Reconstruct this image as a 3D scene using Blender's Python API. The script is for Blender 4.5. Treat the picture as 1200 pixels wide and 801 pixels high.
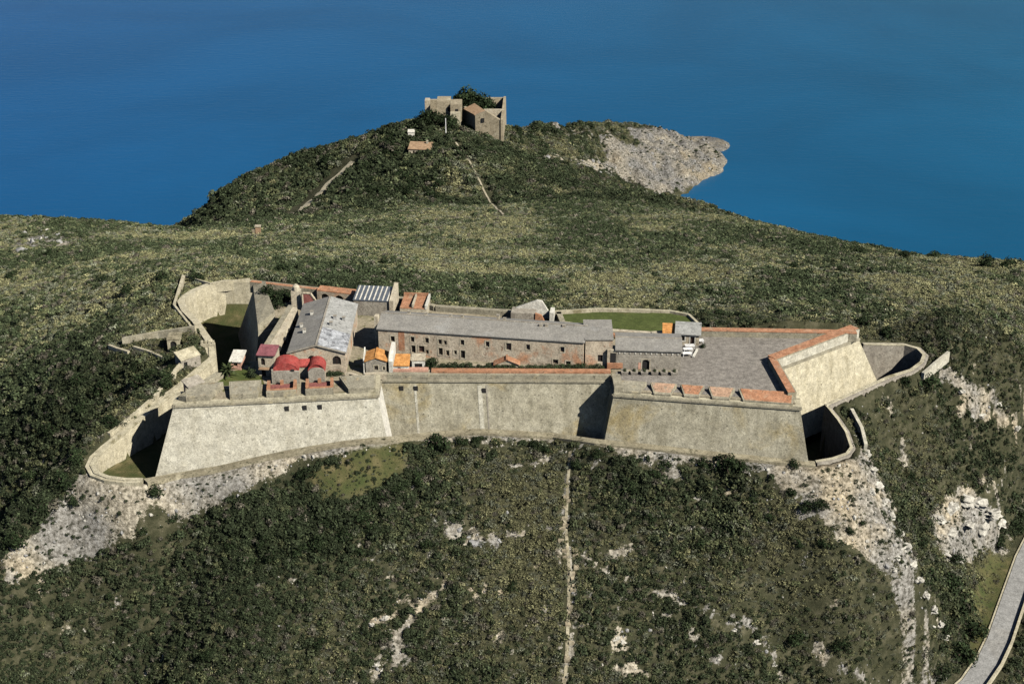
import bpy, bmesh, math, random
import numpy as np
from mathutils import Vector, Matrix
from mathutils.geometry import tessellate_polygon

for o in list(bpy.data.objects): bpy.data.objects.remove(o)
SC = bpy.context.scene
COL = SC.collection
RND = random.Random(7)
NP = np.random.RandomState(11)
rad = math.radians

# ------------------------------------------------------------------ camera, sky, sun, exposure
F, TH, CH = 1667.0, rad(25), 283.0          # focal length in pixels of the 1200 px photograph, pitch, height above the sea
cam_d = bpy.data.cameras.new('camera'); cam = bpy.data.objects.new('camera', cam_d); COL.objects.link(cam)
cam_d.lens = 36 * F / 1200; cam_d.sensor_width = 36; cam_d.clip_start = 1; cam_d.clip_end = 40000
cam.location = (0, 0, CH); cam.rotation_euler = (rad(90) - TH, 0, 0)
SC.camera = cam
SUN_AZ, SUN_EL = rad(52), rad(40.5)           # azimuth measured from -y (towards the camera) to +x (right)
sdir = Vector((math.sin(SUN_AZ) * math.cos(SUN_EL), -math.cos(SUN_AZ) * math.cos(SUN_EL), math.sin(SUN_EL)))
wd = bpy.data.worlds.new('World'); SC.world = wd; wd.use_nodes = True
nt = wd.node_tree
sky = nt.nodes.new('ShaderNodeTexSky'); sky.sky_type = 'NISHITA'; sky.sun_disc = False
sky.sun_elevation = SUN_EL; sky.sun_rotation = math.atan2(sdir.x, sdir.y); sky.altitude = 200; sky.air_density = 0.6; sky.dust_density = 0.3
bg = nt.nodes['Background']; bg.inputs['Strength'].default_value = 0.05
nt.links.new(sky.outputs[0], bg.inputs['Color'])
sl = bpy.data.lights.new('sun', 'SUN'); sl.energy = 5.0; sl.angle = rad(0.5); sl.color = (1.0, 0.955, 0.87)
so = bpy.data.objects.new('sun', sl); COL.objects.link(so); so.rotation_euler = sdir.to_track_quat('Z', 'Y').to_euler()
SC.view_settings.view_transform = 'Standard'; SC.view_settings.look = 'None'
SC.view_settings.exposure = 0.5; SC.view_settings.gamma = 1.0; SC.view_settings.use_curve_mapping = False
SC.cycles.max_bounces = 5; SC.cycles.diffuse_bounces = 0; SC.cycles.glossy_bounces = 2
SC.cycles.caustics_reflective = False; SC.cycles.caustics_refractive = False

# ------------------------------------------------------------------ pixel <-> place
def ray(u, v):
    a = (u - 600) / F; b = (v - 400.5) / F
    return Vector((a, math.cos(TH) - b * math.sin(TH), -math.sin(TH) - b * math.cos(TH)))
def W(u, v, z):
    d = ray(u, v); t = (z - CH) / d.z
    return Vector((d.x * t, d.y * t, z))
def PX(x, y, z):
    fy = y * math.cos(TH) - (z - CH) * math.sin(TH)
    dn = -y * math.sin(TH) - (z - CH) * math.cos(TH)
    return 600 + F * x / fy, 400.5 + F * dn / fy

# ------------------------------------------------------------------ numpy noise
def vnoise(x, y, seed=0):
    xi = np.floor(x).astype(np.int64); yi = np.floor(y).astype(np.int64)
    fx = x - xi; fy = y - yi
    def h(a, b):
        n = (a * 374761393 + b * 668265263 + seed * 974634727) & 0xffffffff
        n = ((n ^ (n >> 13)) * 1274126177) & 0xffffffff
        return ((n ^ (n >> 16)) & 0xffff) / 65535.0
    sx = fx * fx * (3 - 2 * fx); sy = fy * fy * (3 - 2 * fy)
    return (h(xi, yi) * (1 - sx) + h(xi + 1, yi) * sx) * (1 - sy) + (h(xi, yi + 1) * (1 - sx) + h(xi + 1, yi + 1) * sx) * sy
def fbm(x, y, sc, oct=4, seed=0):
    r = 0; a = 0.5; f = 1.0 / sc; tot = 0
    for i in range(oct):
        r = r + a * vnoise(x * f + 31.7 * i, y * f - 17.3 * i, seed + i); tot += a; a *= 0.5; f *= 2.03
    return r / tot
def inpoly(x, y, poly):
    x = np.asarray(x, float); y = np.asarray(y, float); c = np.zeros(x.shape, bool); n = len(poly)
    for i in range(n):
        x0, y0 = poly[i][0], poly[i][1]; x1, y1 = poly[(i + 1) % n][0], poly[(i + 1) % n][1]
        if y0 == y1: continue
        c ^= ((y0 > y) != (y1 > y)) & (x < (x1 - x0) * (y - y0) / (y1 - y0) + x0)
    return c
def dline(x, y, pts, closed=False):
    x = np.asarray(x, float); y = np.asarray(y, float); d = np.full(x.shape, 1e9); n = len(pts)
    for i in range(n if closed else n - 1):
        ax, ay = pts[i][0], pts[i][1]; bx, by = pts[(i + 1) % n][0], pts[(i + 1) % n][1]
        L = (bx - ax) ** 2 + (by - ay) ** 2 + 1e-9
        t = np.clip(((x - ax) * (bx - ax) + (y - ay) * (by - ay)) / L, 0, 1)
        d = np.minimum(d, np.hypot(x - ax - t * (bx - ax), y - ay - t * (by - ay)))
    return d
def sdist(x, y, poly):                       # negative inside
    d = dline(x, y, poly, True)
    return np.where(inpoly(x, y, poly), -d, d)

# ------------------------------------------------------------------ materials
MATS = {}
def new_mat(name):
    m = bpy.data.materials.new(name); m.use_nodes = True; MATS[name] = m
    return m, m.node_tree.nodes, m.node_tree.links, m.node_tree.nodes['Principled BSDF']
def N(nodes, t, **kw):
    n = nodes.new(t)
    for k, v in kw.items(): setattr(n, k, v)
    return n
def noise_node(nodes, links, vec, scale, detail=4, rough=0.6, dist=0.0):
    n = N(nodes, 'ShaderNodeTexNoise'); n.inputs['Scale'].default_value = scale
    n.inputs['Detail'].default_value = detail; n.inputs['Roughness'].default_value = rough; n.inputs['Distortion'].default_value = dist
    links.new(vec, n.inputs['Vector']); return n.outputs['Fac']
def ramp(nodes, links, fac, stops):
    r = N(nodes, 'ShaderNodeValToRGB'); links.new(fac, r.inputs[0])
    e = r.color_ramp.elements
    while len(e) < len(stops): e.new(0.5)
    for i, (p, c) in enumerate(stops):
        e[i].position = p; e[i].color = (c[0], c[1], c[2], 1) if not isinstance(c, (int, float)) else (c, c, c, 1)
    return r.outputs['Color']
def mix(nodes, links, fac, a, b, mode='MIX'):
    m = N(nodes, 'ShaderNodeMix', data_type='RGBA', blend_type=mode)
    for sock, val in ((m.inputs[0], fac), (m.inputs[6], a), (m.inputs[7], b)):
        if isinstance(val, (int, float)): sock.default_value = val
        elif isinstance(val, tuple): sock.default_value = (*val[:3], 1)
        else: links.new(val, sock)
    return m.outputs[2]
def position(nodes, links, scale=(1, 1, 1)):
    g = N(nodes, 'ShaderNodeNewGeometry'); m = N(nodes, 'ShaderNodeMapping'); m.inputs['Scale'].default_value = scale
    links.new(g.outputs['Position'], m.inputs['Vector']); return m.outputs[0]
def surface(name, c1, c2, scale=0.35, speck=None, streak=None, patch=None, bump=0.3, bscale=2.0, rough=0.9, mott=0.26):
    """weathered mineral surface: two tones mixed by noise, dark specks, vertical streaks, larger patches of a third tone"""
    m, n, l, p = new_mat(name)
    pos = position(n, l)
    c = ramp(n, l, noise_node(n, l, pos, scale, 6, 0.65), [(0.3, c1), (0.7, c2)])
    if patch:
        f = ramp(n, l, noise_node(n, l, pos, patch[1], 5, 0.6, 0.4), [(patch[2], 0.0), (patch[2] + 0.12, 1.0)])
        c = mix(n, l, f, c, patch[0])
    if streak:
        ps = position(n, l, (1, 1, 0.12))
        f = ramp(n, l, noise_node(n, l, ps, streak[1], 5, 0.65), [(0.45, 0.0), (0.75, streak[2])])
        c = mix(n, l, f, c, streak[0])
    if speck:
        f = ramp(n, l, noise_node(n, l, pos, speck[1], 3, 0.7), [(speck[2], 0.0), (speck[2] + 0.08, 0.85)])
        c = mix(n, l, f, c, speck[0])
    mid = ramp(n, l, noise_node(n, l, pos, 0.85, 6, 0.72), [(0.36, 1.0 - mott), (0.64, 1.0 + 0.6 * mott)])
    c = mix(n, l, 1.0, c, mid, 'MULTIPLY')
    fine = ramp(n, l, noise_node(n, l, pos, 3.5, 4, 0.75), [(0.28, 0.55), (0.72, 1.3)])
    c = mix(n, l, 1.0, c, fine, 'MULTIPLY')
    l.new(c, p.inputs['Base Color']); p.inputs['Roughness'].default_value = rough; p.inputs['Specular IOR Level'].default_value = 0.2
    b = N(n, 'ShaderNodeBump'); b.inputs['Strength'].default_value = bump; b.inputs['Distance'].default_value = 0.25
    l.new(noise_node(n, l, pos, bscale, 5, 0.7), b.inputs['Height']); l.new(b.outputs[0], p.inputs['Normal'])
    return m
DK = (0.055, 0.05, 0.035)
surface('scarp', (0.31, 0.28, 0.20), (0.48, 0.445, 0.335), 0.22, speck=(DK, 2.2, 0.61), streak=((0.20, 0.18, 0.12), 0.5, 0.75), patch=((0.36, 0.29, 0.15), 0.09, 0.55))
surface('scarp_pale', (0.44, 0.41, 0.32), (0.60, 0.57, 0.465), 0.3, speck=((0.10, 0.09, 0.06), 2.0, 0.62), streak=((0.31, 0.28, 0.20), 0.6, 0.5))
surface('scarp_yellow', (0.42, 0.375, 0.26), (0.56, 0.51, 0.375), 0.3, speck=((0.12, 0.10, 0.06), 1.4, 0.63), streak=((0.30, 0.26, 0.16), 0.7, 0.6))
surface('parapet', (0.25, 0.225, 0.165), (0.38, 0.345, 0.25), 0.5, speck=(DK, 2.0, 0.60), patch=((0.42, 0.36, 0.23), 0.3, 0.58))
surface('merlon_top', (0.24, 0.22, 0.165), (0.35, 0.32, 0.24), 0.5, speck=(DK, 1.5, 0.64), patch=((0.30, 0.24, 0.15), 0.4, 0.58))
surface('brick_pale', (0.40, 0.25, 0.16), (0.47, 0.31, 0.21), 0.7, speck=((0.18, 0.13, 0.09), 1.6, 0.58), patch=((0.36, 0.30, 0.22), 0.5, 0.52))
surface('brick', (0.36, 0.165, 0.085), (0.46, 0.245, 0.145), 0.7, speck=((0.16, 0.11, 0.07), 1.6, 0.58), patch=((0.42, 0.28, 0.18), 0.5, 0.57))
surface('plaster_brick', (0.45, 0.365, 0.26), (0.56, 0.485, 0.37), 0.35, speck=((0.22, 0.13, 0.085), 1.2, 0.61), streak=((0.33, 0.28, 0.215), 0.6, 0.6), patch=((0.52, 0.28, 0.16), 0.24, 0.54))
surface('plaster_pale', (0.42, 0.37, 0.27), (0.55, 0.49, 0.37), 0.4, speck=((0.2, 0.14, 0.09), 1.2, 0.63), streak=((0.33, 0.25, 0.17), 0.7, 0.7))
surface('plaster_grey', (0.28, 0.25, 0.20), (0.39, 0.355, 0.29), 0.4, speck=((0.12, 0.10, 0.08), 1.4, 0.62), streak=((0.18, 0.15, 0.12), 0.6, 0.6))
surface('whitewash', (0.58, 0.55, 0.47), (0.70, 0.67, 0.58), 0.6, speck=((0.35, 0.3, 0.22), 1.2, 0.66))
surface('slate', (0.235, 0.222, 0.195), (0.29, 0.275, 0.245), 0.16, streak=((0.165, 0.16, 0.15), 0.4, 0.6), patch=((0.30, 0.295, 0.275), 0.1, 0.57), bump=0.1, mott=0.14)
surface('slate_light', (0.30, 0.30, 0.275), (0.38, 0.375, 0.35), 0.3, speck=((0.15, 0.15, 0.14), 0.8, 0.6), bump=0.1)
surface('slate_worn', (0.17, 0.18, 0.19), (0.55, 0.56, 0.57), 0.75, speck=((0.12, 0.12, 0.125), 0.7, 0.52), bump=0.1)
surface('red_roof', (0.30, 0.048, 0.042), (0.38, 0.075, 0.062), 0.7, speck=((0.20, 0.05, 0.045), 1.4, 0.60), streak=((0.42, 0.12, 0.10), 0.8, 0.6), bump=0.15, rough=0.7)
surface('orange_tile', (0.46, 0.20, 0.055), (0.66, 0.33, 0.11), 1.2, speck=((0.3, 0.13, 0.05), 2.2, 0.58), bump=0.3)
surface('red_floor', (0.22, 0.075, 0.065), (0.30, 0.12, 0.10), 0.6, speck=((0.12, 0.06, 0.05), 1.5, 0.6))
surface('purple_roof', (0.22, 0.075, 0.085), (0.29, 0.11, 0.12), 0.6, speck=((0.14, 0.07, 0.07), 1.5, 0.6))
surface('pink_plaster', (0.50, 0.27, 0.19), (0.60, 0.36, 0.26), 0.6, speck=((0.4, 0.25, 0.18), 1.5, 0.6))
surface('paving', (0.215, 0.195, 0.168), (0.28, 0.255, 0.22), 0.25, speck=((0.11, 0.10, 0.085), 2.5, 0.6), patch=((0.32, 0.295, 0.24), 0.14, 0.6), bump=0.4, mott=0.36)
surface('court_ground', (0.26, 0.22, 0.15), (0.38, 0.33, 0.235), 0.25, speck=((0.10, 0.10, 0.04), 0.6, 0.57), patch=((0.12, 0.13, 0.05), 0.12, 0.56))
surface('lawn', (0.062, 0.082, 0.020), (0.090, 0.108, 0.032), 0.2, patch=((0.13, 0.11, 0.04), 0.1, 0.6))
surface('ditch_earth', (0.12, 0.11, 0.07), (0.19, 0.17, 0.11), 0.3, patch=((0.06, 0.08, 0.025), 0.1, 0.5))
surface('coping', (0.40, 0.36, 0.25), (0.55, 0.50, 0.36), 0.5, speck=((0.18, 0.15, 0.09), 1.5, 0.6), patch=((0.25, 0.22, 0.13), 0.3, 0.57))
surface('ledge', (0.22, 0.19, 0.125), (0.36, 0.32, 0.22), 0.4, speck=((0.09, 0.085, 0.05), 1.3, 0.56), patch=((0.42, 0.38, 0.27), 0.25, 0.57))
surface('rock', (0.36, 0.34, 0.29), (0.58, 0.55, 0.47), 0.8, speck=((0.13, 0.12, 0.09), 1.8, 0.6))
surface('rock_grey', (0.24, 0.235, 0.225), (0.38, 0.37, 0.35), 0.5, speck=((0.10, 0.095, 0.085), 1.0, 0.58))
surface('road_asphalt', (0.27, 0.265, 0.25), (0.33, 0.325, 0.305), 0.2, patch=((0.30, 0.29, 0.265), 0.12, 0.58))
surface('path_earth', (0.36, 0.31, 0.21), (0.50, 0.45, 0.33), 0.5, speck=((0.10, 0.10, 0.05), 1.0, 0.6))
surface('old_tile', (0.30, 0.19, 0.11), (0.42, 0.29, 0.18), 0.6, speck=((0.16, 0.12, 0.08), 1.2, 0.6))
surface('ruin_and_shade_stone', (0.27, 0.225, 0.15), (0.42, 0.36, 0.25), 0.3, speck=((0.11, 0.09, 0.06), 0.9, 0.6), patch=((0.48, 0.43, 0.31), 0.2, 0.57))  # ruined masonry; its darker tone also paints shade on one bastion face
surface('white_paint', (0.72, 0.71, 0.68), (0.8, 0.79, 0.76), 0.8)
surface('bark', (0.07, 0.055, 0.04), (0.12, 0.095, 0.07), 2.0)
def flat(name, col, rough=0.8, metal=0.0):
    m, n, l, p = new_mat(name); pos = position(n, l)
    f = ramp(n, l, noise_node(n, l, pos, 1.5, 3), [(0.3, 0.75), (0.7, 1.2)])
    l.new(mix(n, l, 1.0, col, f, 'MULTIPLY'), p.inputs['Base Color']); p.inputs['Roughness'].default_value = rough; p.inputs['Metallic'].default_value = metal
flat('dark_glass', (0.018, 0.017, 0.016), 0.35)
flat('dark_hole', (0.012, 0.011, 0.010), 0.9)
flat('shutter', (0.05, 0.025, 0.018), 0.7)
flat('dark_metal', (0.05, 0.05, 0.05), 0.5)
flat('glass_rib', (0.10, 0.115, 0.135), 0.35)

def foliage(name, col, attr=False):
    m, n, l, p = new_mat(name)
    g = N(n, 'ShaderNodeNewGeometry')
    v = ramp(n, l, g.outputs['Random Per Island'], [(0.0, 0.45), (0.6, 1.0), (1.0, 1.75)])
    if attr:
        a = N(n, 'ShaderNodeAttribute', attribute_type='INSTANCER', attribute_name='tint'); base = a.outputs['Color']
    else:
        oi = N(n, 'ShaderNodeObjectInfo')
        base = mix(n, l, oi.outputs['Random'], tuple(c * 0.75 for c in col), tuple(c * 1.25 for c in col))
    l.new(mix(n, l, 1.0, base, v, 'MULTIPLY'), p.inputs['Base Color'])
    p.inputs['Roughness'].default_value = 0.85; p.inputs['Specular IOR Level'].default_value = 0.12
    return m
foliage('scrub_leaf', None, True)
foliage('evergreen_leaf', (0.021, 0.032, 0.013))
foliage('hedge_leaf', (0.035, 0.048, 0.022))
foliage('palm_leaf', (0.05, 0.065, 0.025))

# ------------------------------------------------------------------ object helpers
def mesh_obj(name, verts, faces, mat, parent=None, smooth=False):
    me = bpy.data.meshes.new(name); me.from_pydata([tuple(v) for v in verts], [], faces); me.update()
    if smooth: me.shade_smooth()
    if mat: me.materials.append(MATS[mat])
    o = bpy.data.objects.new(name, me); COL.objects.link(o)
    if parent: o.parent = parent
    return o
class MB:
    def __init__(s): s.v = []; s.f = []
    def add(s, vs, fs):
        k = len(s.v); s.v += [tuple(v) for v in vs]; s.f += [tuple(i + k for i in f) for f in fs]; return s
    def hexa(s, b, t):                       # bottom quad, top quad, both counter-clockwise from above
        return s.add(list(b) + list(t), [(3, 2, 1, 0), (4, 5, 6, 7), (0, 1, 5, 4), (1, 2, 6, 5), (2, 3, 7, 6), (3, 0, 4, 7)])
    def box(s, x0, x1, y0, y1, z0, z1):
        return s.hexa([(x0, y0, z0), (x1, y0, z0), (x1, y1, z0), (x0, y1, z0)], [(x0, y0, z1), (x1, y0, z1), (x1, y1, z1), (x0, y1, z1)])
    def prism(s, poly, z0, z1):              # poly: list of (x, y) or (x, y, z) ccw; z0/z1 numbers or lists
        n = len(poly); zb = z0 if isinstance(z0, (list, tuple)) else [z0] * n; zt = z1 if isinstance(z1, (list, tuple)) else [z1] * n
        vs = [(p[0], p[1], zb[i]) for i, p in enumerate(poly)] + [(p[0], p[1], zt[i]) for i, p in enumerate(poly)]
        tri = tessellate_polygon([[Vector((p[0], p[1], 0)) for p in poly]])
        fs = []
        for a, b, c in tri:
            cr = (poly[b][0] - poly[a][0]) * (poly[c][1] - poly[a][1]) - (poly[b][1] - poly[a][1]) * (poly[c][0] - poly[a][0])
            if cr < 0: b, c = c, b
            fs += [(a + n, b + n, c + n), (c, b, a)]
        fs += [(i, (i + 1) % n, (i + 1) % n + n, i + n) for i in range(n)]
        return s.add(vs, fs)
    def cyl(s, x, y, z0, z1, r0, r1=None, seg=8):
        r1 = r0 if r1 is None else r1; vs = []
        for z, r in ((z0, r0), (z1, r1)):
            vs += [(x + r * math.cos(2 * math.pi * i / seg), y + r * math.sin(2 * math.pi * i / seg), z) for i in range(seg)]
        fs = [(i, (i + 1) % seg, (i + 1) % seg + seg, i + seg) for i in range(seg)] + [tuple(range(seg - 1, -1, -1)), tuple(range(seg, 2 * seg))]
        return s.add(vs, fs)
    def tube(s, p0, p1, r0, r1, seg=6):
        p0 = Vector(p0); p1 = Vector(p1); d = (p1 - p0).normalized(); a = d.orthogonal().normalized(); b = d.cross(a); vs = []
        for p, r in ((p0, r0), (p1, r1)):
            vs += [p + a * (r * math.cos(2 * math.pi * i / seg)) + b * (r * math.sin(2 * math.pi * i / seg)) for i in range(seg)]
        return s.add(vs, [(i, (i + 1) % seg, (i + 1) % seg + seg, i + seg) for i in range(seg)] + [tuple(range(seg - 1, -1, -1)), tuple(range(seg, 2 * seg))])
    def build(s, name, mat, parent=None, smooth=False): return mesh_obj(name, s.v, s.f, mat, parent, smooth)
def tag(o, label=None, cat=None, group=None, kind=None):
    if label: o['label'] = label
    if cat: o['category'] = cat
    if group: o['group'] = group
    if kind: o['kind'] = kind
    return o
def empty(name, loc, rz=0.0):
    o = bpy.data.objects.new(name, None); COL.objects.link(o); o.location = loc; o.rotation_euler = (0, 0, rz)
    o.empty_display_size = 1; return o
def thing(name, label, cat, loc=(0, 0, 0), rz=0.0, group=None):
    return tag(empty(name, loc, rz), label, cat, group)
def offset_poly(P, d):                       # d > 0 outwards for a ccw polygon, mitred
    n = len(P); out = []
    for i in range(n):
        a = Vector(P[i - 1][:2]); b = Vector(P[i][:2]); c = Vector(P[(i + 1) % n][:2])
        e0 = (b - a).normalized(); e1 = (c - b).normalized()
        n0 = Vector((e0.y, -e0.x)); n1 = Vector((e1.y, -e1.x))
        k = 1 + n0.dot(n1)
        out.append(b + (n0 + n1) * (d / max(k, 0.12)))
    return out

# ------------------------------------------------------------------ plan of the fort (plan of the cordon line)
def pw(u, v, z): p = W(u, v, z); return (p.x, p.y)
ZC, ZT = 153.0, 154.0                        # cordon level, terreplein level
S_FL = pw(203, 477, ZC); SH_L = pw(443, 465, ZC); C_L = pw(446, 446.6, ZC); C_R = pw(716, 447.8, ZC)
SH_R = pw(719, 464, ZC); S_FR = pw(938, 480, ZC); T1 = pw(913, 421, 155.5); T2 = pw(1008, 385, 155.6)
T3 = pw(296, 329, 155.3); R_L = (-57.0, 267.5); P_A = pw(302, 381, 155.0); P_B = (-48.6, 288.5); P_C = (-50.6, 268.5)
REAR = [(40, 281.5), (30, 279.5), (12, 282.5), (11, 290), (-2, 291.5), (-17, 294), (-24, 298.5), (-34, 300)]
FORT = [S_FL, SH_L, C_L, C_R, SH_R, S_FR, T1, T2] + REAR + [T3, P_A, P_B, P_C, R_L]
BAT = 1 / 5.6
# counterscarp lines (pixel, height) -> place
def ring(pts): return [W(*p) for p in pts]
CS_LEFT = ring([(294, 330.6, 148), (263, 330.6, 148), (246, 334, 148), (229, 341, 148), (220, 347, 148), (216, 352, 148), (220, 362, 148), (233, 375, 148),
                (249, 398, 147.6), (254, 420, 146.3), (200, 465, 145), (160, 497, 143.5), (128, 524, 141.9), (115, 536, 141.3), (111, 545, 141), (115, 553, 141), (128, 558, 141), (148, 560.5, 141), (168, 560.5, 141)])
CS_FRONT = ring([(168, 560.5, 141), (210, 553, 141.1), (255, 545.5, 141.5), (330, 528.5, 142), (400, 516.5, 142.7), (462, 509.5, 143.2), (520, 503.5, 143.5), (560, 501.5, 143.7),
                 (610, 503.5, 143.7), (680, 511.5, 143.4), (760, 519.5, 143.1), (850, 529.5, 142.8), (955, 540, 142.5)])
def foot(u, v, A, B):
    A = Vector(A); B = Vector(B); d = (B - A).normalized(); o = Vector((d.y, -d.x))
    for i in range(1500):
        z = ZC - i * 0.01; p = W(u, v, z)
        if (p.xy - A).dot(o) <= (ZC - z) * BAT + 0.25: return p
    return W(u, v, 142)
CS_FRONT = [CS_FRONT[0]] + [foot(u, v, S_FL, SH_L) for u, v in ((210, 553), (255, 545.5), (300, 535), (330, 528.5), (365, 522), (400, 516.5), (435, 512.5), (462, 510.5))] + [foot(520, 504.5, C_L, C_R), foot(560, 502, C_L, C_R), foot(610, 504.5, C_L, C_R), foot(650, 507, C_L, C_R)] + [foot(u, v, SH_R, S_FR) for u, v in ((700, 514), (760, 520), (850, 530))] + [CS_FRONT[-1]]
CS_RIGHT = ring([(955, 540, 142.5), (975, 536.5, 142.5), (991, 531, 142.7), (996, 524, 143), (990, 506, 144), (980, 491, 145), (966, 474, 146),
                 (1040, 441, 146.5), (1066, 433, 146.3), (1078, 424, 146.2), (1081, 416, 146.2), (1074, 409, 146.3), (1060, 405, 146.5), (1012, 404, 147)])
PIT = [(p.x, p.y) for p in CS_LEFT + CS_FRONT[1:] + CS_RIGHT[1:]] + [(62, 288), (40, 288), (28, 287), (14, 292), (-10, 297), (-24, 303), (-34, 305)]

# ------------------------------------------------------------------ terrain height field
CP = []                                      # (x, y, z) control points
def cpx(*pts):
    for (u, v, z) in pts: p = W(u, v, z); CP.append((p.x, p.y, z))
CP += [(p.x, p.y - 1.5, p.z - 0.5) for p in CS_FRONT]
cpx((105, 552, 141), (135, 563, 140.6), (1000, 533, 142.3), (1003, 515, 143.5), (975, 478, 145.8), (1045, 445, 145.8), (1088, 425, 145.5), (1110, 411, 145.6))
cpx((340, 556, 138.6), (460, 540, 140.3), (560, 560, 137.5), (690, 560, 138), (850, 570, 138), (950, 590, 136.5), (250, 600, 133.5),        # front slope
    (180, 640, 127), (380, 640, 130), (550, 640, 130), (690, 640, 130.5), (850, 660, 128.5), (980, 660, 129.5), (100, 700, 119), (250, 720, 120), (400, 740, 120), (560, 740, 120.5), (700, 740, 121), (850, 740, 119), (980, 730, 119.5),
    (30, 800, 107), (200, 801, 110), (400, 801, 114), (600, 801, 114.5), (800, 801, 112), (950, 801, 108), (1060, 790, 106.5),
    (60, 605, 134), (0, 672, 125.5), (1030, 585, 134.5), (1060, 650, 127.5), (1085, 700, 121), (1103, 740, 116), (1120, 775, 108),          # the two crests
    )
cpx((1040, 500, 136), (1080, 560, 123), (1110, 620, 113), (1130, 680, 105), (1150, 730, 100.5), (1100, 470, 134), (1150, 500, 126), (1200, 520, 120), (1170, 590, 112), (1200, 600, 108),
    (1160, 650, 101.5), (1170, 640, 102), (1200, 655, 99), (1160, 760, 97.5), (1200, 730, 96.5), (1140, 800, 96), (1200, 800, 93), (1150, 440, 138), (1200, 420, 139), (1200, 470, 128))
cpx((60, 560, 120), (20, 640, 106), (90, 520, 128), (0, 560, 114), (60, 480, 130), (0, 480, 122), (120, 470, 135), (130, 430, 140), (180, 430, 143.5), (200, 410, 145.5), (150, 398, 143.5), (100, 400, 138),
    (0, 420, 126), (195, 375, 145), (200, 335, 146), (120, 350, 137), (0, 360, 124), (215, 318, 147), (250, 326, 147.5), (160, 465, 141), (110, 515, 136.5))
cpx((330, 322, 148), (420, 328, 149), (480, 345, 149), (560, 355, 149), (620, 355, 149.5), (720, 362, 150), (820, 366, 149.7), (900, 374, 149.3), (960, 375, 148.5), (1030, 395, 147.5), (1060, 380, 145), (1130, 385, 141.5),
    (330, 305, 139), (480, 320, 139.5), (620, 335, 142), (760, 345, 143), (900, 350, 142), (1050, 350, 136), (1200, 360, 130), (1200, 330, 120), (0, 330, 120), (120, 310, 129), (230, 300, 137))
cpx((0, 294, 114), (0, 277, 109), (60, 275, 110), (90, 274, 110.5), (150, 277, 109), (190, 281, 106), (1200, 311, 109), (1120, 307, 107), (1050, 301, 103), (980, 287, 95), (900, 267, 82), (850, 255, 74), (800, 246, 67),
    (300, 290, 113), (420, 295, 118), (550, 300, 121), (700, 300, 120), (850, 300, 117), (1000, 310, 116), (700, 265, 97), (850, 270, 97), (560, 270, 99), (420, 275, 101))
CP += [(-205, 520, 92), (-180, 560, 66), (-150, 560, 70), (-240, 500, 85), (-230, 640, 12), (-120, 600, 62), (-80, 620, 62), (-20, 610, 70), (40, 600, 74), (80, 620, 66),       # the saddle and the falls to the sea
       (190, 490, 82), (230, 560, 30), (180, 600, 30), (130, 650, 28), (150, 700, -8), (260, 650, -25), (290, 500, 60), (330, 420, 70), (-330, 480, 40), (-320, 560, 0)]
cpx((300, 255, 50), (400, 250, 66), (520, 240, 74), (620, 235, 72), (700, 225, 60), (350, 215, 47), (440, 200, 62), (540, 195, 73), (620, 200, 66), (690, 205, 48),
    (240, 262, 28), (200, 272, 3), (490, 170, 71), (540, 162, 74), (600, 168, 68), (440, 175, 66), (640, 160, 60), (300, 208, 44), (380, 180, 57), (250, 235, 28))
CP += [(-50, 705, 74), (-20, 712, 75), (0, 725, 68), (-35, 740, 66), (-60, 760, 40), (0, 770, 45), (-30, 800, 5), (-120, 760, 35), (-190, 740, -3), (-160, 790, -15), (-220, 700, -12), (-100, 820, -20), (-60, 860, -25), (10, 850, 12)]
cpx((625, 147, 48), (700, 158, 30), (660, 152, 41), (760, 161, 18), (800, 165, 17), (825, 172, 10), (755, 200, 22), (720, 195, 36), (848, 160, -2))
CP += [(125, 760, -14), (112, 735, -4)]
CP += [(40, 890, 18), (70, 930, 8), (100, 955, 2), (30, 950, -12), (-20, 920, -15), (140, 960, -12), (165, 940, -18), (150, 880, -14), (140, 840, -14), (125, 800, -12), (100, 1010, -30), (0, 1010, -35), (200, 800, -35), (-250, 800, -45), (260, 900, -50), (-150, 950, -50), (100, 1150, -60), (-200, 1150, -60)]
CP += [(-60, 195, 104), (0, 192, 104), (60, 192, 102), (-110, 200, 98), (100, 205, 90), (0, 150, 72), (-120, 150, 66), (120, 150, 62), (-190, 300, 84), (-170, 230, 84), (-230, 380, 90), (180, 280, 86), (200, 350, 110), (190, 220, 74), (0, 100, 45), (-200, 150, 45), (200, 150, 45), (260, 330, 78), (-330, 300, 20), (330, 280, 40), (-420, 600, -30), (420, 600, -30), (-480, 300, -30), (480, 300, -10)]
_cp = np.array(CP); _S = 60.0
_X = _cp[:, :2] / _S
def _U(r2): return np.where(r2 > 1e-12, r2 * np.log(r2 + 1e-12), 0.0)
_n = len(_cp)
_K = _U(((_X[:, None] - _X[None]) ** 2).sum(-1)) + np.eye(_n) * 0.004
_P = np.hstack([np.ones((_n, 1)), _X])
_A = np.vstack([np.hstack([_K, _P]), np.hstack([_P.T, np.zeros((3, 3))])])
_w = np.linalg.solve(_A, np.concatenate([_cp[:, 2], np.zeros(3)]))
def tps(x, y):
    x = np.asarray(x, float); sh = x.shape; q = np.stack([x.ravel(), np.asarray(y, float).ravel()], -1) / _S
    out = np.empty(len(q))
    for i in range(0, len(q), 20000):
        p = q[i:i + 20000]
        out[i:i + 20000] = _U(((p[:, None] - _X[None]) ** 2).sum(-1)) @ _w[:_n] + _w[_n] + p @ _w[_n + 1:]
    return out.reshape(sh)
def axis(segs):
    a = []
    for s, e, st in segs: a += list(np.arange(s, e, st))
    return np.array(a + [segs[-1][1]])
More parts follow.
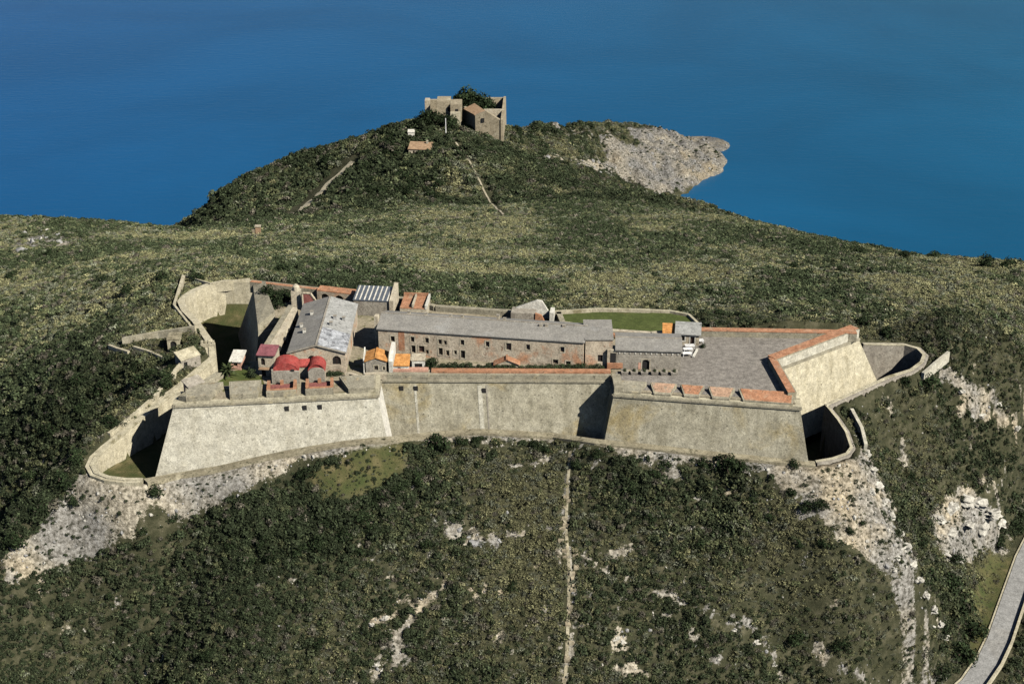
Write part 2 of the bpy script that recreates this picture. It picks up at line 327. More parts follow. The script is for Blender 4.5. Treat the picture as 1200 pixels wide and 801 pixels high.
GX = axis([(-480, -240, 8), (-240, -130, 2.5), (-130, 130, 1.0), (130, 240, 2.5), (240, 480, 8)])
GY = axis([(90, 190, 5), (190, 200, 2), (200, 330, 1.0), (330, 420, 1.6), (420, 640, 2.2), (640, 960, 2.2), (960, 1160, 10)])
XX, YY = np.meshgrid(GX, GY)
ZZ = tps(XX, YY)
# the rocky cape: a ridge falling to the sea, steeper towards the water
RIDGE = [(5, 795, 50, 75), (51, 848, 35, 60), (85, 890, 22, 57), (106, 906, 13, 53), (119, 914, 7, 42), (127, 919, 3, 20)]
bd = np.full(XX.shape, 1e9); rz_ = np.zeros(XX.shape); rw_ = np.ones(XX.shape)
for a, b in zip(RIDGE[:-1], RIDGE[1:]):
    t = np.clip(((XX - a[0]) * (b[0] - a[0]) + (YY - a[1]) * (b[1] - a[1])) / ((b[0] - a[0]) ** 2 + (b[1] - a[1]) ** 2), 0, 1)
    d = np.hypot(XX - a[0] - t * (b[0] - a[0]), YY - a[1] - t * (b[1] - a[1])); m = d < bd
    bd = np.where(m, d, bd); rz_ = np.where(m, a[2] + (b[2] - a[2]) * t, rz_); rw_ = np.where(m, a[3] + (b[3] - a[3]) * t, rw_)
q_ = bd / (rw_ * (0.86 + 0.26 * fbm(XX, YY, 24, 3, 91)))
zc_ = np.where(q_ < 1, rz_ * (1 - q_ ** 1.5) + 1.2 * (q_ > 0.8) * (1 - q_) * 5, -14 * (q_ - 1) - 0.5)
wt_ = np.clip((XX + (YY - 800) * 0.35 - 20) / 40, 0, 1) * np.clip((YY - 745) / 45, 0, 1); wt_ = wt_ * wt_ * (3 - 2 * wt_)
ZZ = ZZ * (1 - wt_) + zc_ * wt_
def hgt(x, y):
    x = np.asarray(x, float); y = np.asarray(y, float)
    i = np.clip(np.searchsorted(GX, x) - 1, 0, len(GX) - 2); j = np.clip(np.searchsorted(GY, y) - 1, 0, len(GY) - 2)
    fx = np.clip((x - GX[i]) / (GX[i + 1] - GX[i]), 0, 1); fy = np.clip((y - GY[j]) / (GY[j + 1] - GY[j]), 0, 1)
    return (ZZ[j, i] * (1 - fx) + ZZ[j, i + 1] * fx) * (1 - fy) + (ZZ[j + 1, i] * (1 - fx) + ZZ[j + 1, i + 1] * fx) * fy
def ground(u, v, far=1200, near=150):
    """first point of the terrain along the line of sight through a photo pixel"""
    d = ray(u, v); y = np.arange(near, far, 0.4); t = y / d.y
    x = d.x * t; z = CH + d.z * t
    k = np.nonzero(hgt(x, y) >= z)[0]
    if len(k) == 0: return None
    k = k[0]; return Vector((x[k], y[k], z[k]))

# surface cover, drawn as pixel shapes and carried to the ground (rock, grass, dark thicket)
ROCK_POLY = [[(0, 690), (0, 662), (100, 556), (170, 562), (255, 549), (330, 532), (460, 510), (560, 502), (640, 505), (640, 512), (560, 515), (470, 527), (400, 541), (350, 552), (290, 580), (210, 615), (120, 645), (30, 682)],
             [(880, 536), (1000, 540), (1010, 520), (1035, 575), (1072, 655), (1108, 742), (1097, 742), (1052, 685), (1005, 650), (955, 610), (925, 585), (905, 560)],
             [(690, 514), (950, 545), (900, 562), (800, 546), (700, 530)],
             [(1090, 602), (1130, 572), (1180, 588), (1192, 608), (1165, 628), (1142, 640), (1138, 664), (1112, 662), (1095, 632)],
             [(690, 190), (702, 165), (722, 150), (735, 120), (890, 120), (890, 205), (775, 226), (740, 216), (700, 200)]]
ROCK_LINE = [([(505, 614), (545, 613), (572, 634), (600, 624), (650, 618)], 4), ([(530, 622), (580, 638)], 9), ([(690, 652), (722, 672), (760, 690), (800, 705), (850, 730), (885, 745), (905, 775), (912, 801)], 5),
             ([(700, 655), (752, 640)], 3), ([(420, 742), (440, 725), (465, 718)], 6), ([(430, 770), (470, 760), (445, 790)], 7), ([(455, 760), (510, 690), (520, 670)], 6), ([(555, 690), (580, 700)], 9), ([(955, 765), (1000, 790), (1040, 798)], 10),
             ([(660, 560), (663, 620), (657, 665)], 4), ([(673, 640), (670, 700), (665, 790)], 4), ([(720, 740), (725, 752)], 8), ([(700, 770), (760, 790)], 6), ([(715, 525), (790, 560)], 9), ([(560, 515), (640, 520)], 8), ([(860, 246), (895, 256)], 3), ([(620, 180), (700, 195)], 4), ([(640, 145), (720, 165)], 6), ([(720, 172), (760, 200)], 14), ([(600, 545), (700, 520)], 4),
             ([(1105, 440), (1160, 470)], 10), ([(1120, 480), (1190, 490)], 10), ([(1020, 480), (1060, 540)], 5), ([(1150, 560), (1195, 570)], 6), ([(20, 285), (60, 278), (80, 285)], 9), ([(900, 545), (905, 610)], 5), ([(930, 600), (990, 600)], 8), ([(780, 720), (850, 780)], 4)]
GRASS_POLY = [[(1200, 625), (1160, 632), (1140, 668), (1136, 700), (1145, 735), (1140, 765), (1150, 770), (1165, 742), (1200, 652)], [(365, 560), (440, 530), (490, 535), (470, 560), (420, 590), (380, 590)]]
DARK_SPOT = [(90, 620, 90, 60), (60, 480, 80, 45), (160, 440, 50, 30), (430, 610, 60, 35), (470, 570, 70, 30), (310, 610, 90, 40), (360, 620, 60, 30), (760, 570, 70, 30), (850, 570, 60, 40), (1120, 700, 40, 60), (1060, 430, 50, 30), (1180, 610, 30, 25), (1080, 600, 40, 70), (850, 620, 70, 40), (330, 240, 130, 40), (420, 195, 80, 40), (520, 200, 120, 25), (450, 150, 60, 25)]
def cover(x, y, z):
    u, v = PX(x, y, z)
    wob = (fbm(x, y, 3.5, 3, 5) - 0.5) * 1.3
    uu = u + wob * 22; vv = v + (fbm(x, y, 5, 3, 9) - 0.5) * 18
    rock = np.zeros(u.shape); grass = np.zeros(u.shape); dark = np.zeros(u.shape)
    n1 = fbm(x, y, 1.8, 3, 21); n2 = fbm(x, y, 14, 3, 33)
    for i, P in enumerate(ROCK_POLY):
        s = np.clip(0.5 - sdist(uu, vv, P) / 8, 0, 1)
        if i == 4: s = s * np.where(fbm(x, y, 12, 3, 77) + (u - 742) / 120.0 + np.clip((v - 165) / 90, -0.2, 1) > 0.42, 1, 0.15)
        rock = np.maximum(rock, s * (0.95 if i in (0, 4) else 0.55 + 0.6 * (n1 > 0.42)))
    for P, wd_ in ROCK_LINE:
        s = np.clip(1.25 - dline(uu, vv, P) / wd_, 0, 1); rock = np.maximum(rock, s * (0.25 + 1.1 * (n1 > 0.45)))
    rock = np.maximum(rock, 0.6 * ((n1 > 0.70) & (n2 > 0.5) & (v > 420)))          # stray stones everywhere on the near slopes
    for P in GRASS_POLY: grass = np.maximum(grass, np.clip(0.5 - sdist(uu, vv, P) / 8, 0, 1))
    for (cx, cy, rx, ry) in DARK_SPOT: dark = np.maximum(dark, np.clip(1.3 - np.hypot((uu - cx) / rx, (vv - cy) / ry), 0, 1))
    return np.clip(rock, 0, 1), grass, np.clip(dark, 0, 1), u, v

# road and lawn levels are cut into the ground before the relief is added
ROAD = [W(1225, 610, 98.6), W(1203, 655, 98.2), W(1182, 715, 97.4), W(1170, 750, 97), W(1158, 775, 96.7), W(1140, 801, 96.3), W(1108, 830, 95.8), W(1060, 860, 95.2)]
LAWN = [pw(652, 369, 150), pw(700, 366, 150), pw(760, 367, 150), (34, 302), pw(805, 371, 150), pw(815, 380, 150), pw(812, 390, 150), (38, 287), (12, 291), pw(655, 379, 150)]
LAWN = [LAWN[i] for i in (9, 8, 7, 6, 5, 4, 3, 2, 1, 0)]
rk, gr, dkm, UU, VV = cover(XX, YY, ZZ)
ZBASE = ZZ.copy()
far_f = np.clip((YY - 560) / 100, 0, 1)
ZZ = ZZ + (fbm(XX, YY, 22, 4, 3) - 0.5) * 3.0 + (fbm(XX, YY, 5, 3, 4) - 0.5) * 1.0
rough_rock = rk * (1 - gr)
ZZ += rough_rock * ((fbm(XX, YY, 3.0, 3, 14) - 0.5) * 1.5)
cape = (YY > 740) & (rk > 0.3)
ZZ += np.where(cape, (np.abs(fbm(XX, YY, 16, 4, 18) - 0.5) * 2 - 0.45) * 5 * np.clip(ZZ / 12, 0.15, 1) + np.clip(ZZ / 8, 0.2, 1) * (np.abs(fbm(XX * 0.7 + YY * 0.7, YY * 0.5 - XX * 0.5, 9, 4, 8) - 0.5) * 2 - 0.3) * 7, 0)
ZZ = np.where(cape & (ZBASE > 0.8), np.maximum(ZZ, 0.6 + 0.3 * ZBASE), ZZ)
dR = dline(XX, YY, ROAD)
def road_z(x, y):
    best = np.full(np.shape(x), 1e9); z = np.zeros(np.shape(x))
    for a, b in zip(ROAD[:-1], ROAD[1:]):
        L = (b.x - a.x) ** 2 + (b.y - a.y) ** 2
        t = np.clip(((x - a.x) * (b.x - a.x) + (y - a.y) * (b.y - a.y)) / L, 0, 1)
        d = np.hypot(x - a.x - t * (b.x - a.x), y - a.y - t * (b.y - a.y)); m = d < best
        best = np.where(m, d, best); z = np.where(m, a.z + (b.z - a.z) * t, z)
    return z
k = np.clip(1 - (dR - 4.5) / 6.0, 0, 1); k = k * k * (3 - 2 * k)
ZZ = ZZ * (1 - k) + (road_z(XX, YY) - 0.15) * k
dl = sdist(XX, YY, LAWN); k = np.clip(1 - dl / 4.0, 0, 1); ZZ = ZZ * (1 - k) + 149.9 * k
# smooth platform just outside the counterscarp so that the coping sits on it, and the pit itself
dp = sdist(XX, YY, PIT)
front = dline(XX, YY, [(p.x, p.y) for p in CS_LEFT + CS_FRONT + CS_RIGHT])
allcs = CS_LEFT + CS_FRONT[1:] + CS_RIGHT[1:]
def cs_z(x, y):
    best = np.full(np.shape(x), 1e9); z = np.zeros(np.shape(x))
    for a, b in zip(allcs[:-1], allcs[1:]):
        L = (b.x - a.x) ** 2 + (b.y - a.y) ** 2 + 1e-9
        t = np.clip(((x - a.x) * (b.x - a.x) + (y - a.y) * (b.y - a.y)) / L, 0, 1)
        d = np.hypot(x - a.x - t * (b.x - a.x), y - a.y - t * (b.y - a.y)); m = d < best
        best = np.where(m, d, best); z = np.where(m, a.z + (b.z - a.z) * t, z)
    return z
k = np.clip(1 - (front - 1.5) / 4.0, 0, 1) * (dp > 0); ZZ = ZZ * (1 - k) + (cs_z(XX, YY) - 0.45) * k
floor = 137.2 - 3.5 * (XX > 40) + (fbm(XX, YY, 9, 3, 2) - 0.5) * 1.2 + np.clip((YY - 292) / 22, 0, 1) * 2.2 * (XX < 0)
ZZ = np.where(dp < 0.6, np.minimum(ZZ, floor), ZZ)
gr = np.where(dp < 0, 1.0, gr); rk = np.where(dp < 0, 0.0, rk)

H, Wd = XX.shape
verts = np.stack([XX.ravel(), YY.ravel(), ZZ.ravel()], -1)
idx = np.arange(H * Wd).reshape(H, Wd)
faces = np.stack([idx[:-1, :-1].ravel(), idx[:-1, 1:].ravel(), idx[1:, 1:].ravel(), idx[1:, :-1].ravel()], -1)
me = bpy.data.meshes.new('hillside'); me.from_pydata(verts.tolist(), [], faces.tolist()); me.update(); me.shade_smooth()
for nm, arr in (('rock', rk), ('grass', gr), ('dark', dkm)):
    a = me.attributes.new(nm, 'FLOAT', 'POINT'); a.data.foreach_set('value', arr.ravel().astype(np.float32))
hill = bpy.data.objects.new('hillside', me); COL.objects.link(hill); tag(hill, kind='structure', label='scrub covered hillside and rocky headland above the sea')
m, n, l, p = new_mat('hill_ground'); pos = position(n, l)
soil = ramp(n, l, noise_node(n, l, pos, 0.30, 6, 0.7), [(0.34, (0.030, 0.032, 0.017)), (0.52, (0.055, 0.055, 0.030)), (0.70, (0.12, 0.11, 0.068))])
ar = N(n, 'ShaderNodeAttribute', attribute_name='rock').outputs['Fac']; ag = N(n, 'ShaderNodeAttribute', attribute_name='grass').outputs['Fac']
rc = ramp(n, l, noise_node(n, l, pos, 1.1, 6, 0.75), [(0.37, (0.085, 0.08, 0.06)), (0.48, (0.26, 0.24, 0.20)), (0.64, (0.54, 0.51, 0.44))])
big = ramp(n, l, noise_node(n, l, pos, 0.07, 4, 0.6), [(0.4, (0.72, 0.73, 0.76)), (0.6, (1.05, 1.0, 0.9))])
rc = mix(n, l, 1.0, rc, big, 'MULTIPLY')
sp = N(n, 'ShaderNodeSeparateXYZ'); l.new(pos, sp.inputs[0])
crag = ramp(n, l, noise_node(n, l, position(n, l, (1, 1, 2.2)), 0.28, 8, 0.75, 0.6), [(0.36, 0.52), (0.5, 0.9), (0.68, 1.28)])
mr = N(n, 'ShaderNodeMapRange'); l.new(sp.outputs['Y'], mr.inputs[0]); mr.inputs[1].default_value = 740; mr.inputs[2].default_value = 800
rc = mix(n, l, mr.outputs[0], rc, mix(n, l, 1.0, mix(n, l, 1.0, rc, (0.74, 0.75, 0.78), 'MULTIPLY'), crag, 'MULTIPLY'))           # the grey limestone of the cape
tan = ramp(n, l, noise_node(n, l, pos, 0.035, 3, 0.6), [(0.54, 0.0), (0.64, 0.3)])
rc = mix(n, l, tan, rc, mix(n, l, 1.0, rc, (1.15, 0.95, 0.62), 'MULTIPLY'))
brk = N(n, 'ShaderNodeMath', operation='ADD'); l.new(ar, brk.inputs[0]); nb = ramp(n, l, noise_node(n, l, pos, 1.3, 6, 0.75), [(0.3, 0.0), (0.7, 1.0)]); l.new(nb, brk.inputs[1])
rf = ramp(n, l, brk.outputs[0], [(0.98, 0.0), (1.14, 1.0)])
c = mix(n, l, rf, soil, rc)
gcol = ramp(n, l, noise_node(n, l, pos, 0.25, 5, 0.65), [(0.35, (0.055, 0.068, 0.024)), (0.55, (0.095, 0.090, 0.038)), (0.72, (0.19, 0.155, 0.08))])
c = mix(n, l, ag, c, gcol)
l.new(c, p.inputs['Base Color']); p.inputs['Roughness'].default_value = 0.95; p.inputs['Specular IOR Level'].default_value = 0.1
b = N(n, 'ShaderNodeBump'); b.inputs['Strength'].default_value = 0.8; b.inputs['Distance'].default_value = 0.5
l.new(noise_node(n, l, pos, 1.2, 6, 0.75), b.inputs['Height']); l.new(b.outputs[0], p.inputs['Normal'])
me.materials.append(m)

# ------------------------------------------------------------------ sea
sea = MB().add([(-9000, -3000, 0), (9000, -3000, 0), (9000, 16000, 0), (-9000, 16000, 0)], [(0, 1, 2, 3)]).build('sea', None); tag(sea, kind='structure', label='calm deep blue sea around the headland')
m, n, l, p = new_mat('sea_water'); pos = position(n, l, (1, 1, 1)); sp = N(n, 'ShaderNodeSeparateXYZ'); l.new(pos, sp.inputs[0])
mr = N(n, 'ShaderNodeMapRange'); l.new(sp.outputs['X'], mr.inputs[0]); mr.inputs[1].default_value = -500; mr.inputs[2].default_value = 420
c = mix(n, l, mr.outputs[0], (0.005, 0.070, 0.195), (0.006, 0.082, 0.160))
big = ramp(n, l, noise_node(n, l, pos, 0.0035, 4, 0.6, 0.5), [(0.3, 0.84), (0.7, 1.16)])
c = mix(n, l, 1.0, c, big, 'MULTIPLY')
l.new(c, p.inputs['Base Color']); p.inputs['Roughness'].default_value = 0.22; p.inputs['IOR'].default_value = 1.33; p.inputs['Specular IOR Level'].default_value = 0.35
b = N(n, 'ShaderNodeBump'); b.inputs['Strength'].default_value = 0.35; b.inputs['Distance'].default_value = 0.6
l.new(noise_node(n, l, position(n, l, (0.6, 1.6, 1)), 0.14, 4, 0.6), b.inputs['Height']); l.new(b.outputs[0], p.inputs['Normal'])
sea.data.materials.append(m)

# ------------------------------------------------------------------ scarp walls of the fort
def inward(A, B):
    d = (Vector(B) - Vector(A)).normalized(); return Vector((-d.y, d.x))
def scarp_part(i, zlow, mat, parent, name='scarp'):
    hl = ZC - zlow; low = offset_poly(FORT, hl * BAT); low[len(FORT) - 5] = Vector(T3) + (Vector(pw(277, 386, 140)) - Vector(T3)) * (hl / 15.0); low[len(FORT) - 4] = Vector(P_A) + Vector((-2.2, -1.2)) * (hl / 15.0); inn = offset_poly(FORT, -2.0); n_ = len(FORT); j = (i + 1) % n_
    A, B = FORT[i], FORT[j]
    b = MB(); segs = 6
    def L(P, Q, t): return (P[0] + (Q[0] - P[0]) * t, P[1] + (Q[1] - P[1]) * t)
    vs = []; fs = []
    for s in range(segs + 1):
        t = s / segs
        vs += [(*L(low[i], low[j], t), zlow), (*L(A, B, t), ZC), (*L(inn[i], inn[j], t), ZC), (*L(inn[i], inn[j], t), zlow)]
    for s in range(segs):
        for q in range(4):
            a = s * 4 + q; c_ = s * 4 + (q + 1) % 4; fs.append((a, a + 4, c_ + 4, c_))
    fs += [(0, 1, 2, 3), (segs * 4 + 3, segs * 4 + 2, segs * 4 + 1, segs * 4)]
    b.add(vs, [tuple(f) for f in fs]); return b.build(name, mat, parent)
def strip(A, B, off0, off1, z0, z1, ext=0.0):     # band along a wall, off positive outwards
    A = Vector(A); B = Vector(B); d = (B - A).normalized(); o = Vector((d.y, -d.x)); A = A - d * ext; B = B + d * ext
    q = [A + o * off1, B + o * off1, B + o * off0, A + o * off0]
    return MB().prism([(v.x, v.y) for v in q], z0, z1)
def cordon(A, B, parent, z=ZC): strip(A, B, -0.5, 0.3, z - 0.05, z + 0.39, 0.1).build('cordon', 'parapet', parent)
def merlon(A, B, s0, s1, parent, th=3.2, zo=154.6, zi=155.5, top='merlon_top', splay0=0.8, splay1=0.8, name='merlon', side='parapet', setb=0.25):
    A = Vector(A); B = Vector(B); d = (B - A).normalized(); nin = Vector((-d.y, d.x))
    o0 = A + d * (s0 + splay0) + nin * setb; o1 = A + d * (s1 - splay1) + nin * setb; i1 = A + d * s1 + nin * th; i0 = A + d * s0 + nin * th
    bq = [(q.x, q.y, ZC + 0.38) for q in (o0, o1, i1, i0)]; tq = [(o0.x, o0.y, zo), (o1.x, o1.y, zo), (i1.x, i1.y, zi), (i0.x, i0.y, zi)]
    m_ = MB().hexa(bq, tq).build(name, side, parent)
    c0 = Vector((sum(q[0] for q in tq) / 4, sum(q[1] for q in tq) / 4))
    def ins(q, z): w_ = Vector(q[:2]); w_ = w_ + (c0 - w_).normalized() * 0.35; return (w_.x, w_.y, z)
    b2 = [ins(q, q[2] - 0.05) for q in tq]; t2 = [ins(q, q[2] + 0.05) for q in tq]
    MB().hexa(b2, t2).build('top', top, m_); return m_
def sill(A, B, parent, th=3.2, z=154.05): strip(A, B, -th, 0.02, ZC + 0.3, z, 0).build('sill', 'coping', parent)
def along(A, B, u):                          # distance along A-B of the photo column u (at parapet height)
    A = Vector(A); B = Vector(B); u0, _ = PX(A.x, A.y, 155); u1, _ = PX(B.x, B.y, 155)
    return (u - u0) / (u1 - u0) * (B - A).length
def holes(A, B, us, parent, z=151.6):
    A = Vector(A); B = Vector(B); d = (B - A).normalized(); o = Vector((d.y, -d.x))
    for u in us:
        s = along(A, B, u); c0 = A + d * s + o * ((ZC - z) * BAT)
        q = [c0 - d * 0.42 + o * 0.16, c0 + d * 0.42 + o * 0.16, c0 + d * 0.42 - o * 0.5, c0 - d * 0.42 - o * 0.5]
        MB().prism([(v.x, v.y) for v in q], z - 0.5, z + 0.45).build('drain_opening', 'dark_hole', parent)

iS_FL, iSH_L, iC_L, iC_R, iSH_R, iS_FR, iT1, iT2 = range(8)
iR0 = 8; iR_L = len(FORT) - 1; iT3 = len(FORT) - 5
# front left bastion
bl = thing('bastion', 'long pale stone bastion carrying the red vaulted house and gun embrasures', 'bastion', (*S_FL, ZC - 14))
def local(root):                             # children are written in world coordinates
    root.location = (0, 0, 0); return root
local(bl)
scarp_part(iR_L, 137, 'scarp_pale', bl, 'flank_wall'); scarp_part(iS_FL, 137, 'scarp_pale', bl, 'scarp'); scarp_part(iSH_L, 137, 'whitewash', bl, 'flank_wall')
cordon(S_FL, SH_L, bl); cordon(SH_L, C_L, bl); cordon(R_L, S_FL, bl)
sill(S_FL, SH_L, bl, 5.0, 153.9); sill(SH_L, C_L, bl, 2.0, 154.6)
for u0, u1, s0, s1 in ((215, 259, 0.3, 2.4), (266, 304, 0.4, 0.6), (397, 441, 1.8, 0.2)):
    merlon(S_FL, SH_L, along(S_FL, SH_L, u0), along(S_FL, SH_L, u1), bl, 5.0, 155.0, 155.6, 'merlon_top', s0, s1)
for u0, u1 in ((311, 346), (357, 390)):      # brick lined open gun platforms
    A = Vector(S_FL); B = Vector(SH_L); d = (B - A).normalized(); ni = Vector((-d.y, d.x))
    a0, a1 = along(A, B, u0), along(A, B, u1)
    def qd(s0, s1, t0, t1): return [tuple(A + d * s + ni * t) for s, t in ((s0, t0), (s1, t0), (s1, t1), (s0, t1))]
    pf = MB().prism(qd(a0 + 0.6, a1 - 0.6, 1.3, 5.4), 153.6, 154.25).build('gun_platform', 'red_floor', bl)
    for q in (qd(a0, a1, 0.3, 1.3), ): MB().prism(q, ZC + 0.38, 155.15).build('outer_wall', 'parapet', pf); MB().prism(qd(a0 + 0.1, a1 - 0.1, 0.95, 1.45), 155.1, 155.28).build('brick_coping', 'brick', pf)
    for q in (qd(a0, a0 + 0.6, 1.3, 5.4), qd(a1 - 0.6, a1, 1.3, 5.4)): MB().prism(q, ZC + 0.38, 155.22).build('side_wall', 'brick', pf)
    MB().prism(qd((a0 + a1) / 2 - 0.4, (a0 + a1) / 2 + 0.3, 5.0, 5.4), 154.25, 155.2).build('post', 'brick', pf)
merlon(R_L, S_FL, 8, (Vector(S_FL) - Vector(R_L)).length - 1.5, bl, 2.2, 154.9, 155.2, 'coping', 0, 0)
holes(S_FL, SH_L, (334, 355, 373), bl)
# curtain
cu = local(thing('curtain_wall', 'long straight pale curtain wall with an orange brick coping between two bastions', 'wall', (*C_L, ZC)))
scarp_part(iC_L, 138, 'scarp', cu); cordon(C_L, C_R, cu)
strip(C_L, C_R, -2.6, -0.2, ZC + 0.38, 154.45).build('parapet', 'parapet', cu)
dC = (Vector(C_R) - Vector(C_L)); LC = dC.length; dC.normalize()
ce = Vector(C_L) + dC * along(C_L, C_R, 505)
strip(tuple(ce), C_R, -2.5, -1.0, 154.45, 154.85).build('brick_coping', 'brick', cu)
holes(C_L, C_R, (470, 487), cu); holes(C_L, C_R, (567,), cu, 151.2)
for u, wd_, mt in ((486, 0.5, 'scarp_pale'), (562, 0.9, 'scarp_pale'), (570, 0.28, 'plaster_grey')):     # repaired seams in the masonry
    s = along(C_L, C_R, u); c0 = Vector(C_L) + dC * s; o = Vector((dC.y, -dC.x)); vs = []
    for z, e in ((152.2, 0.06), (139, 0.06)):
        k_ = c0 + o * ((ZC - z) * BAT + e); sh = (152.2 - z) * 0.06
        vs += [(k_.x - wd_ / 2 * dC.x + sh, k_.y, z), (k_.x + wd_ / 2 + sh, k_.y, z), (k_.x + wd_ / 2 + sh, k_.y + 0.4, z), (k_.x - wd_ / 2 + sh, k_.y + 0.4, z)]
    MB().hexa(vs[4:], vs[:4]).build('repaired_seam', mt, cu)
# front right bastion
br = local(thing('bastion', 'weathered stone bastion with paved gun terrace and orange topped merlons', 'bastion', (*S_FR, ZC)))
scarp_part(iC_R, 138, 'scarp', br, 'flank_wall'); scarp_part(iSH_R, 136, 'scarp', br); scarp_part(iS_FR, 136, 'scarp', br, 'flank_wall')
for a, b_ in ((C_R, SH_R), (SH_R, S_FR), (S_FR, T1)): cordon(a, b_, br)
sill(SH_R, S_FR, br, 3.6, 153.7)
for u0, u1, top in ((722, 757, 'merlon_top'), (761, 793, 'brick_pale'), (797, 826, 'brick'), (830, 862, 'brick_pale'), (866, 931, 'brick')):
    merlon(SH_R, S_FR, along(SH_R, S_FR, u0), along(SH_R, S_FR, u1), br, 3.6, 154.1, 154.95, top, 1.0 if u0 > 730 else 0.2, 1.0 if u1 < 900 else 0.2)
def thick_parapet(A, B, parent, th=2.0, z=155.6, top='brick', e0=0.0, e1=0.0):
    A = Vector(A); B = Vector(B); d = (B - A).normalized(); A = A + d * e0; B = B - d * e1
    pp = strip(tuple(A), tuple(B), -th, -0.15, ZC + 0.38, z - 0.12).build('parapet', 'parapet', parent)
    strip(tuple(A), tuple(B), -th - 0.05, -0.45, z - 0.14, z).build('brick_coping', top, pp)
thick_parapet(S_FR, T1, br, 1.9, 155.5, e0=3.0, e1=-1.2)
strip(C_R, SH_R, -1.8, -0.1, ZC + 0.38, 154.9).build('parapet', 'parapet', br)
strip((C_R[0] - 0.6, C_R[1] + 3.8), (C_R[0] + 2.6, C_R[1] + 3.8), -2.0, 0, 154.3, 155.4).build('brick_block', 'brick', br)
# rear right bastion
rr = local(thing('bastion', 'sunlit pale bastion with an orange brick coping pointing away from the road', 'bastion', (*T2, ZC)))
rr['label'] = 'tall sunlit bastion wall with broad orange coping and sharp outer corner'
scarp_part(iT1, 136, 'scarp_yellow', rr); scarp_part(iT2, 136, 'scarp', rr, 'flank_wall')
cordon(T1, T2, rr); thick_parapet(T1, T2, rr, 2.6, 155.6, e0=-0.6); thick_parapet(T2, REAR[0], rr, 2.2, 155.5, e0=1.0)
strip(T1, T2, -0.6, -0.12, ZC + 0.36, 155.35).build('parapet_face', 'scarp_pale', rr)
# rear walls and the rear left bastion
rw = local(thing('rear_wall', 'low rear rampart wall behind the long grey roofed barracks', 'wall', (0, 290, ZC)))
for i in range(iR0, iT3 - 1):
    scarp_part(i, 140, 'scarp', rw); strip(FORT[i], FORT[i + 1], -1.2, 0, ZC, 155.2).build('parapet', 'plaster_pale' if i < iR0 + 2 else 'parapet', rw)
strip(REAR[0], REAR[1], -2.3, -1.25, 154.2, 154.8).build('brick_step', 'brick', rw); strip(REAR[1], REAR[2], -2.3, -1.25, 154.2, 154.8).build('brick_step', 'brick', rw)
rl = local(thing('bastion', 'narrow shaded bastion beside the round grassy ditch', 'bastion', (*T3, ZC)))
scarp_part(iT3 - 1, 138, 'scarp', rl, 'flank_wall'); scarp_part(iT3, 138, 'ruin_and_shade_stone', rl); scarp_part(iT3 + 1, 138, 'scarp', rl); scarp_part(iT3 + 2, 138, 'scarp', rl, 'inner_wall'); scarp_part(iT3 + 3, 138, 'scarp', rl, 'inner_wall')  # outer left face gets a darker stone colour to paint in its shade
strip(REAR[-1], T3, -1.6, 0, ZC, 155.6).build('parapet', 'parapet', rl); strip(REAR[-1], T3, -1.5, -0.5, 155.55, 155.7).build('brick_coping', 'brick', rl)
tq = [T3, P_A, pw(322, 366, 155.6), pw(315, 347, 156), pw(311, 329, 156)]
cc = [(p_[0], p_[1]) for p_ in tq]
MB().prism(cc, 152.5, [155.0, 155.0, 155.9, 156.1, 156.0]).build('sloping_top', 'parapet', rl)

# courtyard sheet and pavings
MB().prism(offset_poly(FORT, -0.8), 150, ZT).build('courtyard', 'court_ground'); tag(bpy.data.objects['courtyard'], kind='structure', label='earth courtyard inside the fort walls')
def sheet(name, px, z, mat, label, th=0.06):
    P = [pw(u, v, z) for u, v in px]
    ar_ = sum(P[i - 1][0] * P[i][1] - P[i][0] * P[i - 1][1] for i in range(len(P)))
    if ar_ < 0: P = P[::-1]
    o = MB().prism(P, z - th, z).build(name, mat); tag(o, kind='structure', label=label); return o
inn_ = offset_poly(FORT, -1.7)
pq = [tuple(inn_[k_]) for k_ in (4, 5, 6, 7, 8)] + [(34.5, 277.5), (34.0, 262.0), (21.2, 262.0)]
tag(MB().prism(pq, ZT - 0.03, ZT + 0.03).build('paved_terrace', 'paving'), kind='structure', label='grey cobbled gun terrace of the right hand bastion')
sheet('garden_grass', [(250, 452), (310, 450), (306, 440), (285, 432), (262, 437)], ZT + 0.02, 'lawn', 'patch of garden grass around the palm')
sheet('garden_path', [(468, 437), (690, 437.5), (686, 430.5), (500, 423), (470, 424)], ZT + 0.025, 'court_ground', 'pale earth walk in front of the barracks')
la = MB().prism(LAWN[::-1] if sum(LAWN[i - 1][0] * LAWN[i][1] - LAWN[i][0] * LAWN[i - 1][1] for i in range(len(LAWN))) < 0 else LAWN, 149.4, 150.08).build('lawn', 'lawn'); tag(la, kind='structure', label='mown green lawn behind the barracks')
